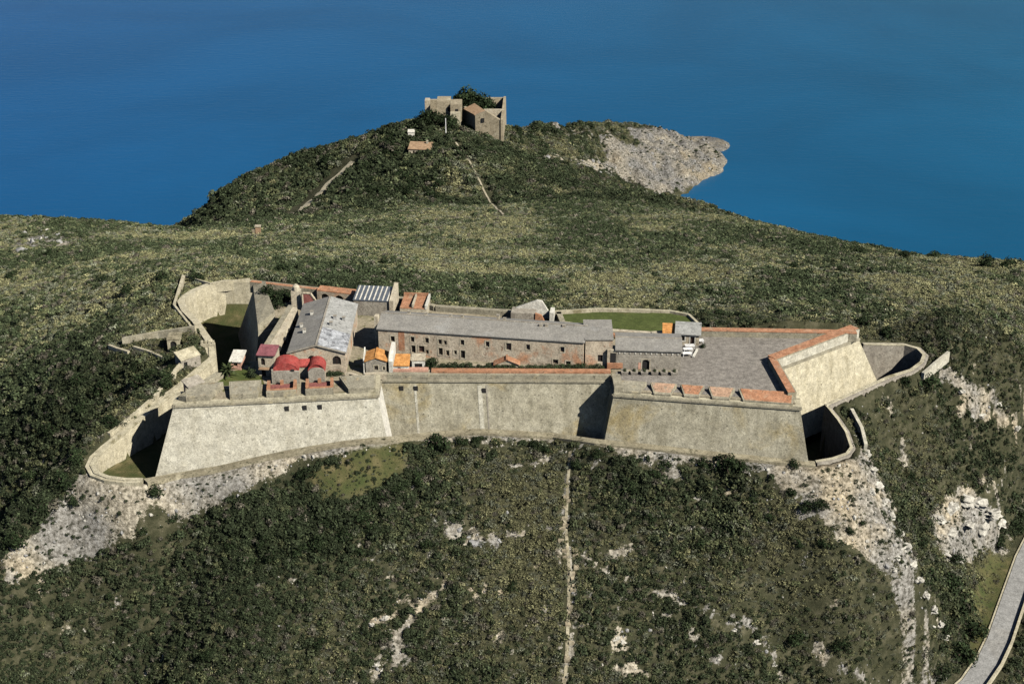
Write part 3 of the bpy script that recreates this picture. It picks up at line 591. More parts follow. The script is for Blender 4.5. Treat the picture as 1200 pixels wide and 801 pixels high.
# ------------------------------------------------------------------ counterscarps: wall, coping and ledge
def poly_wall(name, pts, width, depth, mat, parent, side=1, cap=None, cap_h=0.0):
    """wall following pts (x, y, ztop); grows outwards to the right of the direction when side = 1"""
    n_ = len(pts); L = []; R = []
    for i in range(n_):
        a = Vector(pts[max(i - 1, 0)][:2]); c_ = Vector(pts[min(i + 1, n_ - 1)][:2]); d = (c_ - a).normalized(); o = Vector((d.y, -d.x)) * side
        if 0 < i < n_ - 1:
            d0 = (Vector(pts[i][:2]) - a).normalized(); o0 = Vector((d0.y, -d0.x)) * side; o = o / max(o.dot(o0), 0.5)
        w_ = width[i] if isinstance(width, list) else width
        L.append(Vector(pts[i][:2])); R.append(Vector(pts[i][:2]) + o * w_)
    vs = []; fs = []
    for i in range(n_):
        zt = pts[i][2]; dd = depth[i] if isinstance(depth, list) else depth
        vs += [(L[i].x, L[i].y, zt - dd), (L[i].x, L[i].y, zt), (R[i].x, R[i].y, zt), (R[i].x, R[i].y, zt - min(dd, 2.5))]
    for i in range(n_ - 1):
        for q in range(4):
            a = i * 4 + q; b_ = i * 4 + (q + 1) % 4; fs.append((a, b_, b_ + 4, a + 4) if side == 1 else (b_, a, a + 4, b_ + 4))
    fs += [(3, 2, 1, 0), ((n_ - 1) * 4, (n_ - 1) * 4 + 1, (n_ - 1) * 4 + 2, (n_ - 1) * 4 + 3)]
    return MB().add(vs, fs).build(name, mat, parent)
def dens(P, step=2.0):
    out = []
    for a, b_ in zip(P[:-1], P[1:]):
        k_ = max(1, int((Vector(b_) - Vector(a)).length / step)); out += [Vector(a).lerp(Vector(b_), i / k_) for i in range(k_)]
    return out + [Vector(P[-1])]
csl = local(thing('counterscarp', 'curving retaining wall of the ditch left of the long bastion', 'wall'))
i8 = 9
poly_wall('ditch_wall', CS_LEFT[:i8], 1.6, 10, 'scarp_yellow', csl); poly_wall('ditch_wall', [v + Vector((0, 0, 0)) for v in CS_LEFT[8:]], [1.6, 2.6, 2.6, 2.4, 2.0, 1.9, 1.8, 1.7, 1.6, 1.6, 1.6], 7, 'scarp_yellow', csl)
poly_wall('coping', [v + Vector((0, 0, 0.22)) for v in CS_LEFT[8:]], [1.0, 1.5, 1.2, 1.0, 1.0, 0.9, 0.9, 0.9, 0.9, 0.9, 0.9], 0.3, 'coping', csl)
csr = local(thing('counterscarp', 'retaining wall of the ditch rounding the rear of the sunlit bastion', 'wall'))
csr['label'] = 'curved retaining wall round the shadowed ditch at the right'
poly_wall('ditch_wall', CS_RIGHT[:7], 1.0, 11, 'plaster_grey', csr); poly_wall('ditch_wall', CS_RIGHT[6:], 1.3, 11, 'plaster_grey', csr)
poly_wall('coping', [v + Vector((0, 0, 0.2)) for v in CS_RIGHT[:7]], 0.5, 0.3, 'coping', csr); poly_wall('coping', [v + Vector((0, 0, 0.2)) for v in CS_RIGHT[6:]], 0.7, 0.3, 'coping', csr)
fl = poly_wall('foot_ledge', dens(CS_FRONT, 4), 1.9, 6, 'ledge', None); tag(fl, 'narrow stone ledge running along the foot of the front walls', 'ledge')
ow = poly_wall('outer_wall', [W(1000, 478, 145.7), W(1012, 500, 144.6), W(1017, 520, 143.6)], 0.7, 2.6, 'scarp_pale', None); tag(ow, 'short pale outer wall on the rocky crest beside the ditch', 'wall')
ow = poly_wall('outer_wall', [W(1080, 436, 146.0), W(1094, 424, 146.2), W(1110, 411, 146.6)], 0.7, 3.5, 'scarp_pale', None); tag(ow, 'pale free standing wall end pointing downhill past the rounded ditch', 'wall')
# covered way and ruined outworks on the left
rv = poly_wall('outer_wall', [W(293, 326.5, 148.5), W(246, 332, 148.3), W(217, 322.5, 148.2), W(205, 356, 148.0), W(231, 389, 148.0)], 0.5, 2.6, 'scarp_yellow', None); tag(rv, 'thin pale parapet wall angled round the ditch with grass inside', 'wall')
def free_wall(px, z, w_, h_, label, mat='scarp_yellow', name='ruined_wall'):
    P = []
    for u, v in px:
        q = W(u, v, z) if z else ground(u, v); P.append((q.x, q.y, (q.z if z else float(hgt(q.x, q.y))) + (0 if z else h_)))
    o = poly_wall(name, dens([Vector(q) for q in P], 2.5), w_, h_ + 1.5, mat, None); tag(o, label, 'wall'); return o
free_wall([(229, 392), (186, 398), (144, 406)], None, 0.7, 2.0, 'long pale outwork wall crossing the scrub from the parapet')
free_wall([(195, 425), (175, 416), (156, 411)], None, 0.6, 0.9, 'low broken wall inside the ruined outwork')
free_wall([(150, 419), (137, 415), (127, 411)], None, 0.7, 1.5, 'broken wall stub at the tip of the outwork')
free_wall([(216, 430), (208, 440), (204, 447)], None, 0.8, 1.3, 'short pale wall stub below the vaulted hut')
free_wall([(192, 460), (184, 469), (165, 486), (130, 515)], None, 0.8, 1.0, 'pale outer wall parallel to the ditch path')

# ------------------------------------------------------------------ buildings
def facade(b, L, H, ops, place, depth=0.35, top=None):
    """wall panel with real openings. ops: (x, z, w, h, arch); place(x, z, d) -> 3-D; top: z of the upper edge as a function of x (default H)"""
    xs = sorted({0.0, L} | {o[0] for o in ops} | {o[0] + o[2] for o in ops}); zs = sorted({0.0, H} | {o[1] for o in ops} | {o[1] + o[3] for o in ops})
    for i in range(len(xs) - 1):
        for j in range(len(zs) - 1):
            cx, cz = (xs[i] + xs[i + 1]) / 2, (zs[j] + zs[j + 1]) / 2
            if any(o[0] < cx < o[0] + o[2] and o[1] < cz < o[1] + o[3] for o in ops): continue
            b.add([place(xs[i], zs[j], 0), place(xs[i + 1], zs[j], 0), place(xs[i + 1], zs[j + 1], 0), place(xs[i], zs[j + 1], 0)], [(0, 1, 2, 3)])
    for x, z, w_, h_, arch in ops:
        c_ = [(x, z), (x + w_, z), (x + w_, z + h_), (x, z + h_)]
        for k_ in range(4):
            p0, p1 = c_[k_], c_[(k_ + 1) % 4]
            b.add([place(*p0, 0), place(*p1, 0), place(*p1, depth), place(*p0, depth)], [(0, 1, 2, 3)])
        if arch:                              # corner fillers turn the head into a round arch
            r = w_ / 2; zc = z + h_ - r
            for sg in (-1, 1):
                pts = [(x + r + sg * r, z + h_)] + [(x + r + sg * r * math.cos(a), zc + r * math.sin(a)) for a in (0, 0.4, 0.8, 1.2, math.pi / 2)]
                k_ = len(pts); b.add([place(*q, -0.004) for q in pts] + [place(*q, depth) for q in pts], [tuple(range(k_))] + [(i, (i + 1) % k_, (i + 1) % k_ + k_, i + k_) for i in range(k_)])
def building(name, label, cat, P0, P1, d, zb, ze, rise=1.5, ridge='x', wall='plaster_brick', roof='slate', over=0.3, ops=(), rops=(), frames=None, roof2=None, low=1.0, pane='dark_glass', thick=0.2, group=None):
    P0 = Vector(P0[:2]); P1 = Vector(P1[:2]); w_ = (P1 - P0).length; rz = math.atan2(P1.y - P0.y, P1.x - P0.x)
    root = thing(name, label, cat, (P0.x, P0.y, zb), rz, group); Hh = ze - zb
    b = MB(); lo = -low
    front = [(x, z, ww, hh, ar) for (x, z, ww, hh, ar, *_) in ops]; right = [(x, z, ww, hh, ar) for (x, z, ww, hh, ar, *_) in rops]
    facade(b, w_, Hh, front, lambda x, z, q: (x, q, z)); facade(b, d, Hh, right, lambda x, z, q: (w_ - q, x, z))
    hb = Hh + (rise if ridge == 'shed' else 0)
    b.add([(0, d, lo), (w_, d, lo), (w_, d, hb), (0, d, hb)], [(1, 0, 3, 2)]); b.add([(0, 0, lo), (0, d, lo), (0, d, Hh), (0, 0, Hh)], [(1, 0, 3, 2)])
    b.add([(0, 0, lo), (w_, 0, lo), (w_, d, lo), (0, d, lo), (0, 0, 0), (w_, 0, 0), (w_, d, 0)], [(0, 1, 5, 4), (1, 2, 6, 5)])
    if ridge == 'x': b.add([(0, 0, Hh), (0, d, Hh), (0, d / 2, Hh + rise), (w_, 0, Hh), (w_, d, Hh), (w_, d / 2, Hh + rise)], [(1, 0, 2), (3, 4, 5)])
    if ridge == 'y': b.add([(0, 0, Hh), (w_, 0, Hh), (w_ / 2, 0, Hh + rise), (0, d, Hh), (w_, d, Hh), (w_ / 2, d, Hh + rise)], [(0, 1, 2), (4, 3, 5)])
    if ridge == 'shed': b.add([(0, 0, Hh), (0, d, Hh), (0, d, hb), (w_, 0, Hh), (w_, d, Hh), (w_, d, hb)], [(1, 0, 2), (3, 4, 5)])
    b.build('wall', wall, root)
    t = thick
    def slab(q, mt):
        return MB().hexa([(x, y, z + 0.01) for x, y, z in q], [(x, y, z + 0.01 + t) for x, y, z in q]).build('roof', mt, root)
    o_ = over
    if ridge == 'x':
        s = rise / (d / 2)
        r1 = slab([(-o_, -o_, Hh - o_ * s), (w_ + o_, -o_, Hh - o_ * s), (w_ + o_, d / 2, Hh + rise), (-o_, d / 2, Hh + rise)], roof)
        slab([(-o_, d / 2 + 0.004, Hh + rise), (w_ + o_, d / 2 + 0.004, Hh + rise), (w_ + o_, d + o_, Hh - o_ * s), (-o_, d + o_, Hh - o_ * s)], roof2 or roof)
    elif ridge == 'y':
        s = rise / (w_ / 2)
        r1 = slab([(-o_, -o_, Hh - o_ * s), (w_ / 2, -o_, Hh + rise), (w_ / 2, d + o_, Hh + rise), (-o_, d + o_, Hh - o_ * s)], roof)
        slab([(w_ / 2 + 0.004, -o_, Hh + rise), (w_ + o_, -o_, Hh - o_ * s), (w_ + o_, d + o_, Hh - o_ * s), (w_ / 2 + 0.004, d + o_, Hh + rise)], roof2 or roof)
    elif ridge == 'shed':
        s = rise / d
        r1 = slab([(-o_, -o_, Hh - o_ * s), (w_ + o_, -o_, Hh - o_ * s), (w_ + o_, d + o_, hb + o_ * s), (-o_, d + o_, hb + o_ * s)], roof)
    else:
        r1 = slab([(-o_, -o_, Hh), (w_ + o_, -o_, Hh), (w_ + o_, d + o_, Hh), (-o_, d + o_, Hh)], roof)
    for op, fc in [(q, 'f') for q in ops] + [(q, 'r') for q in rops]:
        x, z, ww, hh = op[:4]; door = z < 0.05
        kind = 'door' if door else 'window'
        def bx(x0, x1, q0, q1, z0, z1):
            return MB().box(x0, x1, q0, q1, z0, z1) if fc == 'f' else MB().box(w_ - q1, w_ - q0, x0, x1, z0, z1)
        wn = bx(x, x + ww, 0.30, 0.36, z, z + hh).build(kind, op[5] if len(op) > 5 else pane, root)
        if ww > 0.7 and not door:
            bx(x + ww / 2 - 0.04, x + ww / 2 + 0.04, 0.25, 0.305, z, z + hh).build('mullion', 'shutter', wn)
        if frames:
            e = 0.22
            f_ = MB()
            for (a0, a1, c0, c1) in ((x - e, x, z, z + hh), (x + ww, x + ww + e, z, z + hh), (x - e, x + ww + e, z + hh, z + hh + e)) + (() if door else ((x - e, x + ww + e, z - e, z),)):
                q = bx(a0, a1, -0.05, 0.10, c0, c1); f_.add(q.v, q.f)
            f_.build('surround', frames, wn)
    if ridge == 'x': MB().box(-o_ - 0.02, w_ + o_ + 0.02, d / 2 - 0.2, d / 2 + 0.2, Hh + rise + 0.12, Hh + rise + 0.28).build('ridge_cap', 'plaster_grey', root)
    if ridge == 'y': MB().box(w_ / 2 - 0.2, w_ / 2 + 0.2, -o_ - 0.02, d + o_ + 0.02, Hh + rise + 0.12, Hh + rise + 0.28).build('ridge_cap', 'plaster_grey' if roof.startswith('slate') else roof, root)
    root['w'] = w_; return root
def sub(root, mb, name, mat): return mb.build(name, mat, root)

# --- main hall
hall = building('hall', 'large hall with grey gable roof and arched windows behind the red vaults', 'building', pw(339.5, 437, ZT), pw(405.7, 437, ZT), 24.5, ZT, 158.6, 1.75, 'y', 'plaster_brick', 'slate', 0.25,
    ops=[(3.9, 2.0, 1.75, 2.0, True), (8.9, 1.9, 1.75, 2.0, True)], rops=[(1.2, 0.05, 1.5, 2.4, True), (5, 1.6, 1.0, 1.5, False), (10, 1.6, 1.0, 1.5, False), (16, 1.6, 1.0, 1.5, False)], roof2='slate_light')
w_ = hall['w']; s_ = 1.75 / (w_ / 2)
def hz(x): return 4.6 + (w_ / 2 - abs(x - w_ / 2)) * s_ + 0.23
q = [(w_ / 2 + 0.25, -0.2), (w_ + 0.2, -0.2), (w_ + 0.2, 8.6), (w_ / 2 + 0.25, 8.6)]
MB().prism(q, [hz(a[0]) - 0.15 for a in q], [hz(a[0]) + 0.05 for a in q]).build('worn_roof_patch', 'slate_worn', hall)
MB().box(0, w_, 0, 0, 0, 0)
for x, y in ((1.2, 11.5), (2.7, 17), (2.3, 8.0), (8.0, 14), (9.8, 14.5), (7.6, 10.5)):
    c_ = MB().box(x - 0.3, x + 0.3, y - 0.3, y + 0.3, hz(x) - 0.5, hz(x) + 0.75).build('chimney', 'whitewash' if x < 5 else 'slate_light', hall)
    MB().box(x - 0.38, x + 0.38, y - 0.38, y + 0.38, hz(x) + 0.752, hz(x) + 0.84).build('cap', 'plaster_grey', c_)
MB().add([(-0.3, -0.36, 4.5), (w_ / 2, -0.36, 4.5 + 1.75), (w_ + 0.3, -0.36, 4.5), (w_ + 0.3, -0.36, 4.85), (w_ / 2, -0.36, 4.85 + 1.75), (-0.3, -0.36, 4.85), (-0.3, -0.24, 4.5), (w_ / 2, -0.24, 6.25), (w_ + 0.3, -0.24, 4.5), (w_ + 0.3, -0.24, 4.85), (w_ / 2, -0.24, 6.6), (-0.3, -0.24, 4.85)],
         [(0, 1, 4, 5), (1, 2, 3, 4), (5, 4, 10, 11), (4, 3, 9, 10), (7, 6, 11, 10), (8, 7, 10, 9), (0, 6, 7, 1), (1, 7, 8, 2)]).build('gable_edge', 'plaster_grey', hall)
# --- red vaulted house
def vault(root, x0, x1, y0, y1, zs, r_, mat, name='vault', seg=12):
    b = MB(); vs = []
    for y in (y0, y1):
        for i in range(seg + 1):
            a = math.pi * i / seg; vs.append(((x0 + x1) / 2 - math.cos(a) * (x1 - x0) / 2, y, zs + math.sin(a) * r_))
        for i in range(seg + 1):
            a = math.pi * (seg - i) / seg; vs.append(((x0 + x1) / 2 - math.cos(a) * ((x1 - x0) / 2 - 0.2), y, zs + math.sin(a) * (r_ - 0.2) - 0.01))
    k_ = 2 * (seg + 1)
    b.add(vs, [(i, (i + 1) % k_, (i + 1) % k_ + k_, i + k_) for i in range(k_)] + [(i, i + 1, k_ - 2 - i, k_ - 1 - i) for i in range(seg)] + [(i + k_, 2 * k_ - 1 - i, 2 * k_ - 2 - i, i + 1 + k_) for i in range(seg)])
    return b.build(name, mat, root)
P0 = pw(319, 449.5, ZT); P1 = pw(381, 448, ZT); rz = math.atan2(P1[1] - P0[1], P1[0] - P0[0]); w_ = (Vector(P1) - Vector(P0)).length
rvh = thing('vaulted_house', 'low house with two bright red barrel roofs before the hall', 'building', (*P0, ZT), rz)
a1, a2 = w_ * 0.52, w_ * 0.69
def endwall(root, x0, x1, y0, y1, zs, r_, mat):
    seg = 10; prof = [(x0, -0.5), (x1, -0.5), (x1, zs)] + [((x0 + x1) / 2 + math.cos(math.pi * i / seg) * (x1 - x0) / 2, zs + math.sin(math.pi * i / seg) * r_) for i in range(1, seg)] + [(x0, zs)]
    k_ = len(prof); b = MB(); b.add([(x, y0, z) for x, z in prof] + [(x, y1, z) for x, z in prof], [tuple(range(k_)), tuple(range(2 * k_ - 1, k_ - 1, -1))] + [(i, (i + 1) % k_, (i + 1) % k_ + k_, i + k_) for i in range(k_)][::1])
    return b.build('wall', mat, root)
endwall(rvh, 0, a1, 0, 0.5, 2.55, 0.15, 'plaster_grey'); endwall(rvh, a2, w_, 0.3, 0.8, 2.3, 0.75, 'plaster_grey')
vault(rvh, 0.1, a1 - 0.05, 0.5, 4.6, 2.4, 1.9, 'red_roof', 'roof'); vault(rvh, a2 - 0.1, w_ + 0.1, 0.6, 4.6, 2.2, 1.75, 'red_roof', 'roof')
MB().hexa([(a1 - 0.2, 2.6, 2.3), (a2 + 0.1, 2.6, 2.3), (a2 + 0.1, 4.3, 2.6), (a1 - 0.2, 4.3, 2.6)], [(a1 - 0.2, 2.6, 2.6), (a2 + 0.1, 2.6, 2.6), (a2 + 0.1, 4.3, 3.4), (a1 - 0.2, 4.3, 3.4)]).build('link_roof', 'red_roof', rvh)
MB().box(0.15, a1 - 0.1, 0.5, 4.1, -0.5, 2.28).build('side_wall', 'plaster_pale', rvh); MB().box(a2, w_, 0.8, 4.2, -0.5, 2.18).build('side_wall', 'plaster_brick', rvh); MB().box(a1 - 0.11, a2 + 0.01, 2.8, 4.1, -0.5, 2.29).build('link_wall', 'plaster_pale', rvh)
endwall(rvh, 0.2, a1 - 0.15, 0.55, 0.75, 2.4, 1.8, 'red_roof').name = 'roof_end'; endwall(rvh, a2 + 0.05, w_ - 0.05, 0.85, 1.0, 2.2, 1.65, 'red_roof').name = 'roof_end'
MB().box(a1 * 0.7, a1 * 0.7 + 0.7, -0.02, 0.3, 2.6, 3.0).build('vent', 'dark_hole', rvh)
MB().box(0, 0.35, 0.1, 0.45, 2.3, 3.1).build('chimney', 'plaster_grey', rvh)
# --- long narrow wing left of the hall
nb0 = pw(304, 440, ZT); nb1 = pw(323, 441, ZT)
nw = building('gate_wing', 'long narrow pale wing with a maroon tiled end beside the hall', 'building', nb0, nb1, 4.0, ZT, 158.4, 0.1, 'y', 'plaster_pale', 'parapet', 0.05,
    ops=[(0.5, 2.4, 0.9, 1.6, True, 'dark_hole'), (0.5, 0.0, 0.9, 1.7, False, 'dark_hole')])
w_ = nw['w']; nw.rotation_euler.z = math.atan2(pw(339, 359, 158.0)[1] - nb0[1], pw(339, 359, 158.0)[0] - nb0[0]) - math.pi / 2
MB().hexa([(-0.25, -0.45, 4.75), (w_ + 0.25, -0.45, 4.75), (w_ + 0.25, 3.6, 5.3), (-0.25, 3.6, 5.3)], [(-0.25, -0.45, 4.9), (w_ + 0.25, -0.45, 4.9), (w_ + 0.25, 3.6, 5.45), (-0.25, 3.6, 5.45)]).build('tiled_roof', 'purple_roof', nw)
MB().box(0.1, w_ - 0.1, 0.1, 3.5, 4.45, 4.9).build('attic', 'plaster_pale', nw)
MB().hexa([(0, 4.01, -1), (2.6, 4.01, -1), (2.4, 26, -1), (0, 26, -1)], [(0, 4.01, 4.3), (2.1, 4.01, 4.1), (1.8, 26, 3.9), (0, 26, 4.1)]).build('long_range', 'plaster_pale', nw)
MB().hexa([(-0.1, 4.02, 4.2), (0.9, 4.02, 4.2), (0.8, 26, 4.0), (-0.1, 26, 4.0)], [(-0.1, 4.02, 4.7), (0.9, 4.02, 4.7), (0.8, 26, 4.5), (-0.1, 26, 4.5)]).build('parapet', 'parapet', nw)
for y_ in (7.5, 12, 16.5, 21): MB().box(2.05, 2.58, y_, y_ + 0.9, 1.6, 2.9).build('window', 'dark_hole', nw)
MB().box(0.2, w_ - 0.4, -1.0, 0.02, 1.85, 2.0).build('door_canopy', 'old_tile', nw)
# --- long barracks
lb = building('barracks', 'long two storey barracks with grey roof and peeling brick plaster', 'building', W(443, 385, 159.9), W(684, 401, 159.9), 9.0, ZT, 159.9, 1.5, 'x', 'plaster_brick', 'slate', 0.3, frames='plaster_pale',
    ops=[(x0, z0, ww, hh, False, mt) for (x0, z0, ww, hh, mt) in (lambda W_: [
        (2.6, 3.2, 0.9, 1.2, 'dark_glass'), (6.9, 3.4, 0.8, 1.2, 'dark_glass'), (10.0, 3.35, 0.8, 1.2, 'dark_glass'), (12.8, 3.3, 0.75, 1.1, 'dark_glass'), (14.0, 3.3, 0.6, 0.9, 'dark_glass'), (17.5, 3.45, 0.8, 1.2, 'dark_glass'), (22.8, 3.45, 0.8, 1.2, 'dark_glass'), (27.1, 3.0, 1.1, 1.6, 'dark_glass'), (31.3, 3.4, 0.8, 1.2, 'dark_glass'), (38.4, 3.4, 0.85, 1.2, 'dark_glass'),
        (7.0, 0.9, 0.9, 1.7, 'dark_hole'), (8.6, 1.2, 1.2, 1.4, 'shutter'), (10.0 + 0.1, 0.9, 0.6, 0.9, 'dark_glass'), (12.8, 0.85, 0.9, 1.6, 'dark_glass'), (14.4, 0.8, 0.7, 1.2, 'dark_glass'), (16.1, 1.2, 0.6, 0.9, 'dark_glass'), (17.5, 0.4, 0.95, 1.8, 'dark_hole'), (36.9, 0.6, 1.1, 1.0, 'dark_hole'), (39.6, 0.5, 1.0, 0.9, 'dark_hole')])(0)])
w_ = lb['w']
MB().box(4.3, 5.6, -0.03, 0.2, 1.2, 5.85).build('brick_pilaster', 'brick', lb)
for x, y, hh in ((5.5, 5.2, 0.8), (14.5, 4.9, 0.7), (17, 4.8, 0.8), (24.6, 5.1, 1.3), (26, 4.8, 0.7), (33.8, 3.6, 0.5), (35, 3.7, 0.5), (38.6, 3.9, 0.45), (9, 5.6, 0.6)):
    zz = 5.9 + 1.5 * (1 - abs(y - 4.5) / 4.5)
    c_ = MB().box(x - 0.3, x + 0.3, y - 0.25, y + 0.25, zz - 0.4, zz + hh).build('chimney', 'plaster_pale', lb); MB().box(x - 0.36, x + 0.36, y - 0.31, y + 0.31, zz + hh + 0.002, zz + hh + 0.1).build('cap', 'plaster_grey', c_)
MB().box(-1.1, -0.31, 1.2, 2.6, 0, 8.1).build('corner_pillar', 'plaster_pale', lb)
# --- ground floor pavilion with a stair roof in front of the barracks
P = W(587, 430.5, ZT)
pv = building('porch', 'small pitched terracotta porch against the barracks front', 'porch', pw(580, 431, ZT), pw(608, 431, ZT), 1.6, ZT, 154.8, 1.1, 'y', 'plaster_pale', 'brick', 0.3, pane='dark_hole', ops=[(1.9, 0.0, 0.9, 0.75, False)], thick=0.12)
# --- barracks annex (taller bay at the end) and the short barracks
ax = building('barracks_annex', 'patchy stone end bay between the long and the short barracks', 'building', pw(685.5, 430, ZT), pw(717, 430, ZT), 7.5, ZT, 160.2, 0.9, 'shed', 'plaster_brick', 'slate', 0.2, ops=[(2.6, 1.2, 1.0, 1.6, False)], pane='dark_hole')
sb = building('short_barracks', 'short single storey barracks with grey roof and arched doorway behind the planters', 'building', pw(722, 432, ZT), pw(797, 434, ZT), 8.2, ZT, 158.3, 0.9, 'x', 'plaster_grey', 'slate', 0.3, frames='plaster_pale', ops=[(5.3, 0.0, 1.5, 2.3, True, 'dark_hole')])
ws = sb['w']
MB().box(-1.9, -0.05, 0.0, 0.6, -0.2, 4.2).build('side_pier', 'plaster_pale', sb); MB().box(4.5, 5.1, -0.05, 0.2, 0, 1.6).build('door_jamb', 'pink_plaster', sb)
MB().box(-1.3, -0.1, -0.02, 0.3, 0.2, 3.6).build('door', 'dark_hole', sb)
for x in np.linspace(0.6, ws - 0.6, 12): MB().box(x - 0.14, x + 0.14, -0.12, 0.15, 3.55, 3.8).build('corbel', 'whitewash', sb)
# --- guard house on the terrace
gh = building('guard_house', 'little white guard house with pale grey roof on the terrace', 'building', pw(792, 403.5, ZT), pw(819, 405, ZT), 4.4, ZT, 156.5, 0.6, 'shed', 'plaster_pale', 'slate_light', 0.35, frames='whitewash', ops=[(0.8, 1.0, 1.0, 1.1, False), (3.0, 0.0, 0.9, 2.0, False, 'shutter')])
yd = building('roofless_hut', 'small hut with orange tile roof beside the guard house', 'building', pw(777, 403, ZT), pw(790, 403.5, ZT), 4.8, ZT, 155.7, 0.8, 'shed', 'plaster_pale', 'orange_tile', 0.2, ops=[(1.2, 0.4, 0.8, 0.9, False, 'shutter')])
yd.name = 'tile_roof_hut'
# --- orange roofed houses on the curtain
oh = building('tile_roof_house', 'small grey house with a bright orange gable roof against the curtain', 'building', pw(429, 438.5, ZT), pw(453, 438.5, ZT), 4.2, ZT, 157.0, 0.75, 'y', 'plaster_grey', 'orange_tile', 0.25, frames='plaster_pale', ops=[(1.75, 1.0, 0.8, 1.0, False), (3.5, 1.0, 0.4, 0.8, False)])
MB().hexa([(-0.5, 0.2, 0), (-0.27, 0.2, 0), (-0.27, 3.4, 0), (-0.5, 3.4, 0)], [(-0.5, 0.2, 3.2), (-0.27, 0.2, 3.2), (-0.27, 3.4, 4.6), (-0.5, 3.4, 4.6)]).build('side_wall', 'whitewash', oh)
fw = poly_wall('dividing_wall', [Vector((*pw(456, 438.5, ZT), 157.0)), Vector((*pw(457.5, 434, ZT), 158.6)), Vector((*pw(460, 427, ZT), 159.2))], 0.8, 5, 'whitewash', None); tag(fw, 'tall white dividing wall between the two orange roofed houses', 'wall')
l2 = building('lean_to', 'lean to shed with orange tile roof beside the white dividing wall', 'building', pw(461, 436.5, ZT), pw(479, 436.5, ZT), 3.0, ZT, 155.6, 0.9, 'shed', 'whitewash', 'orange_tile', 0.2, ops=[(0.9, 0.5, 0.6, 0.7, False, 'shutter')])
pg = building('pergola', 'small open white walled shelter beside the clipped hedge', 'shelter', pw(483, 433.5, ZT), pw(498, 433.5, ZT), 2.6, ZT, 156.1, 0.25, 'shed', 'whitewash', 'plaster_pale', 0.1, ops=[(0.5, 0.3, 1.6, 1.2, False, 'dark_hole')])
def wall_px(name, px, z, h_, wd_, mat, label, top=None):
    o = poly_wall(name, [Vector((*pw(u, v, z), z + h_)) for u, v in px], wd_, h_ + 0.6, mat, None); tag(o, label, 'wall'); return o
wall_px('terrace_wall', [(502, 438), (482, 438), (459, 438)], ZT, 0.95, 1.3, 'pink_plaster', 'low pink terrace wall under the lean to on the curtain')
wall_px('terrace_wall', [(453, 441.5), (440, 441.5), (428, 442.5)], ZT, 0.6, 1.2, 'plaster_pale', 'low pale terrace wall below the grey house')
wall_px('stair_wall', [(405, 441), (412, 441), (420, 444)], ZT, 1.0, 0.8, 'plaster_pale', 'little stair wall at the corner of the hall')
# --- corrugated glasshouse building at the rear
cg = building('shed', 'tall rear shed with ribbed glass roof and stone walls', 'building', pw(415, 369, ZT), pw(456.5, 371, ZT), 6.0, ZT, 157.6, 0.9, 'shed', 'plaster_grey', 'glass_rib', 0.1)
w_ = cg['w']
for i in range(8):
    x = 0.4 + (w_ - 0.8) * i / 7
    MB().hexa([(x - 0.14, 0, 3.8), (x + 0.14, 0, 3.8), (x + 0.14, 5.9, 4.69), (x - 0.14, 5.9, 4.69)], [(x - 0.14, 0, 3.9), (x + 0.14, 0, 3.9), (x + 0.14, 5.9, 4.79), (x - 0.14, 5.9, 4.79)]).build('roof_rib', 'whitewash', cg)
MB().hexa([(w_ + 0.11, -0.4, -0.5), (w_ + 1.0, -0.4, -0.5), (w_ + 1.0, 6.1, -0.5), (w_ + 0.11, 6.1, -0.5)], [(w_ + 0.11, -0.4, 4.0), (w_ + 1.0, -0.4, 4.0), (w_ + 1.0, 6.1, 5.8), (w_ + 0.11, 6.1, 5.8)]).build('end_wall', 'plaster_pale', cg)
# --- rear terraces, arches, niche
tr = building('terrace_house', 'flat terracotta roofed rear terrace behind the long barracks', 'building', pw(469, 372, ZT), pw(500, 373, ZT), 6.5, ZT, 156.2, 0.3, 'shed', 'plaster_pale', 'brick', 0.0)
MB().box(2.7, 3.0, 0, 6.4, 2.3, 3.3).build('roof_divider', 'plaster_pale', tr); MB().box(5.6, 6.0, -0.1, 6.6, 2.3, 3.2).build('roof_parapet', 'whitewash', tr); MB().box(0, 5.6, 6.1, 6.5, 2.4, 3.4).build('rear_parapet', 'brick', tr)
A0 = pw(372, 352, ZT); A1 = pw(414, 357, ZT)
aw = building('arcade', 'brick topped rear wall with two dark arches behind the hall', 'building', A0, A1, 2.2, ZT, 156.4, 0.3, 'shed', 'plaster_brick', 'brick', 0.0, ops=[(0.9, 0.3, 2.1, 1.6, True, 'dark_hole'), (4.4, 0.3, 2.1, 1.6, True, 'dark_hole')])
nq = thing('vaulted_niche', 'red brick niche with pale stepped outline at the rear of the wing', 'ruin', (*pw(356, 364, ZT), ZT), -0.05)
MB().add([(0, 0, -0.4), (3.0, 0, -0.4), (3.0, 0, 2.2), (1.7, 0, 4.3), (0, 0, 4.3), (0, 0.6, -0.4), (3.0, 0.6, -0.4), (3.0, 0.6, 2.2), (1.7, 0.6, 4.3), (0, 0.6, 4.3)], [(0, 1, 2, 3, 4), (9, 8, 7, 6, 5), (0, 5, 6, 1), (1, 6, 7, 2), (2, 7, 8, 3), (3, 8, 9, 4), (4, 9, 5, 0)]).build('brick_back', 'red_floor', nq)
for q0, q1 in (((0, 4.3), (1.7, 4.3)), ((1.7, 4.3), (3.0, 2.2)), ((-0.15, -0.4), (-0.15, 4.3)), ((3.0, 2.2), (4.4, 2.0))):
    MB().tube((q0[0], 0.1, q0[1]), (q1[0], 0.1, q1[1]), 0.28, 0.28, 5).build('edge_stone', 'plaster_pale', nq)
bt = thing('bell_turret', 'rounded pale stone turret at the end of the narrow wing', 'turret', (*pw(349, 360, ZT), ZT))
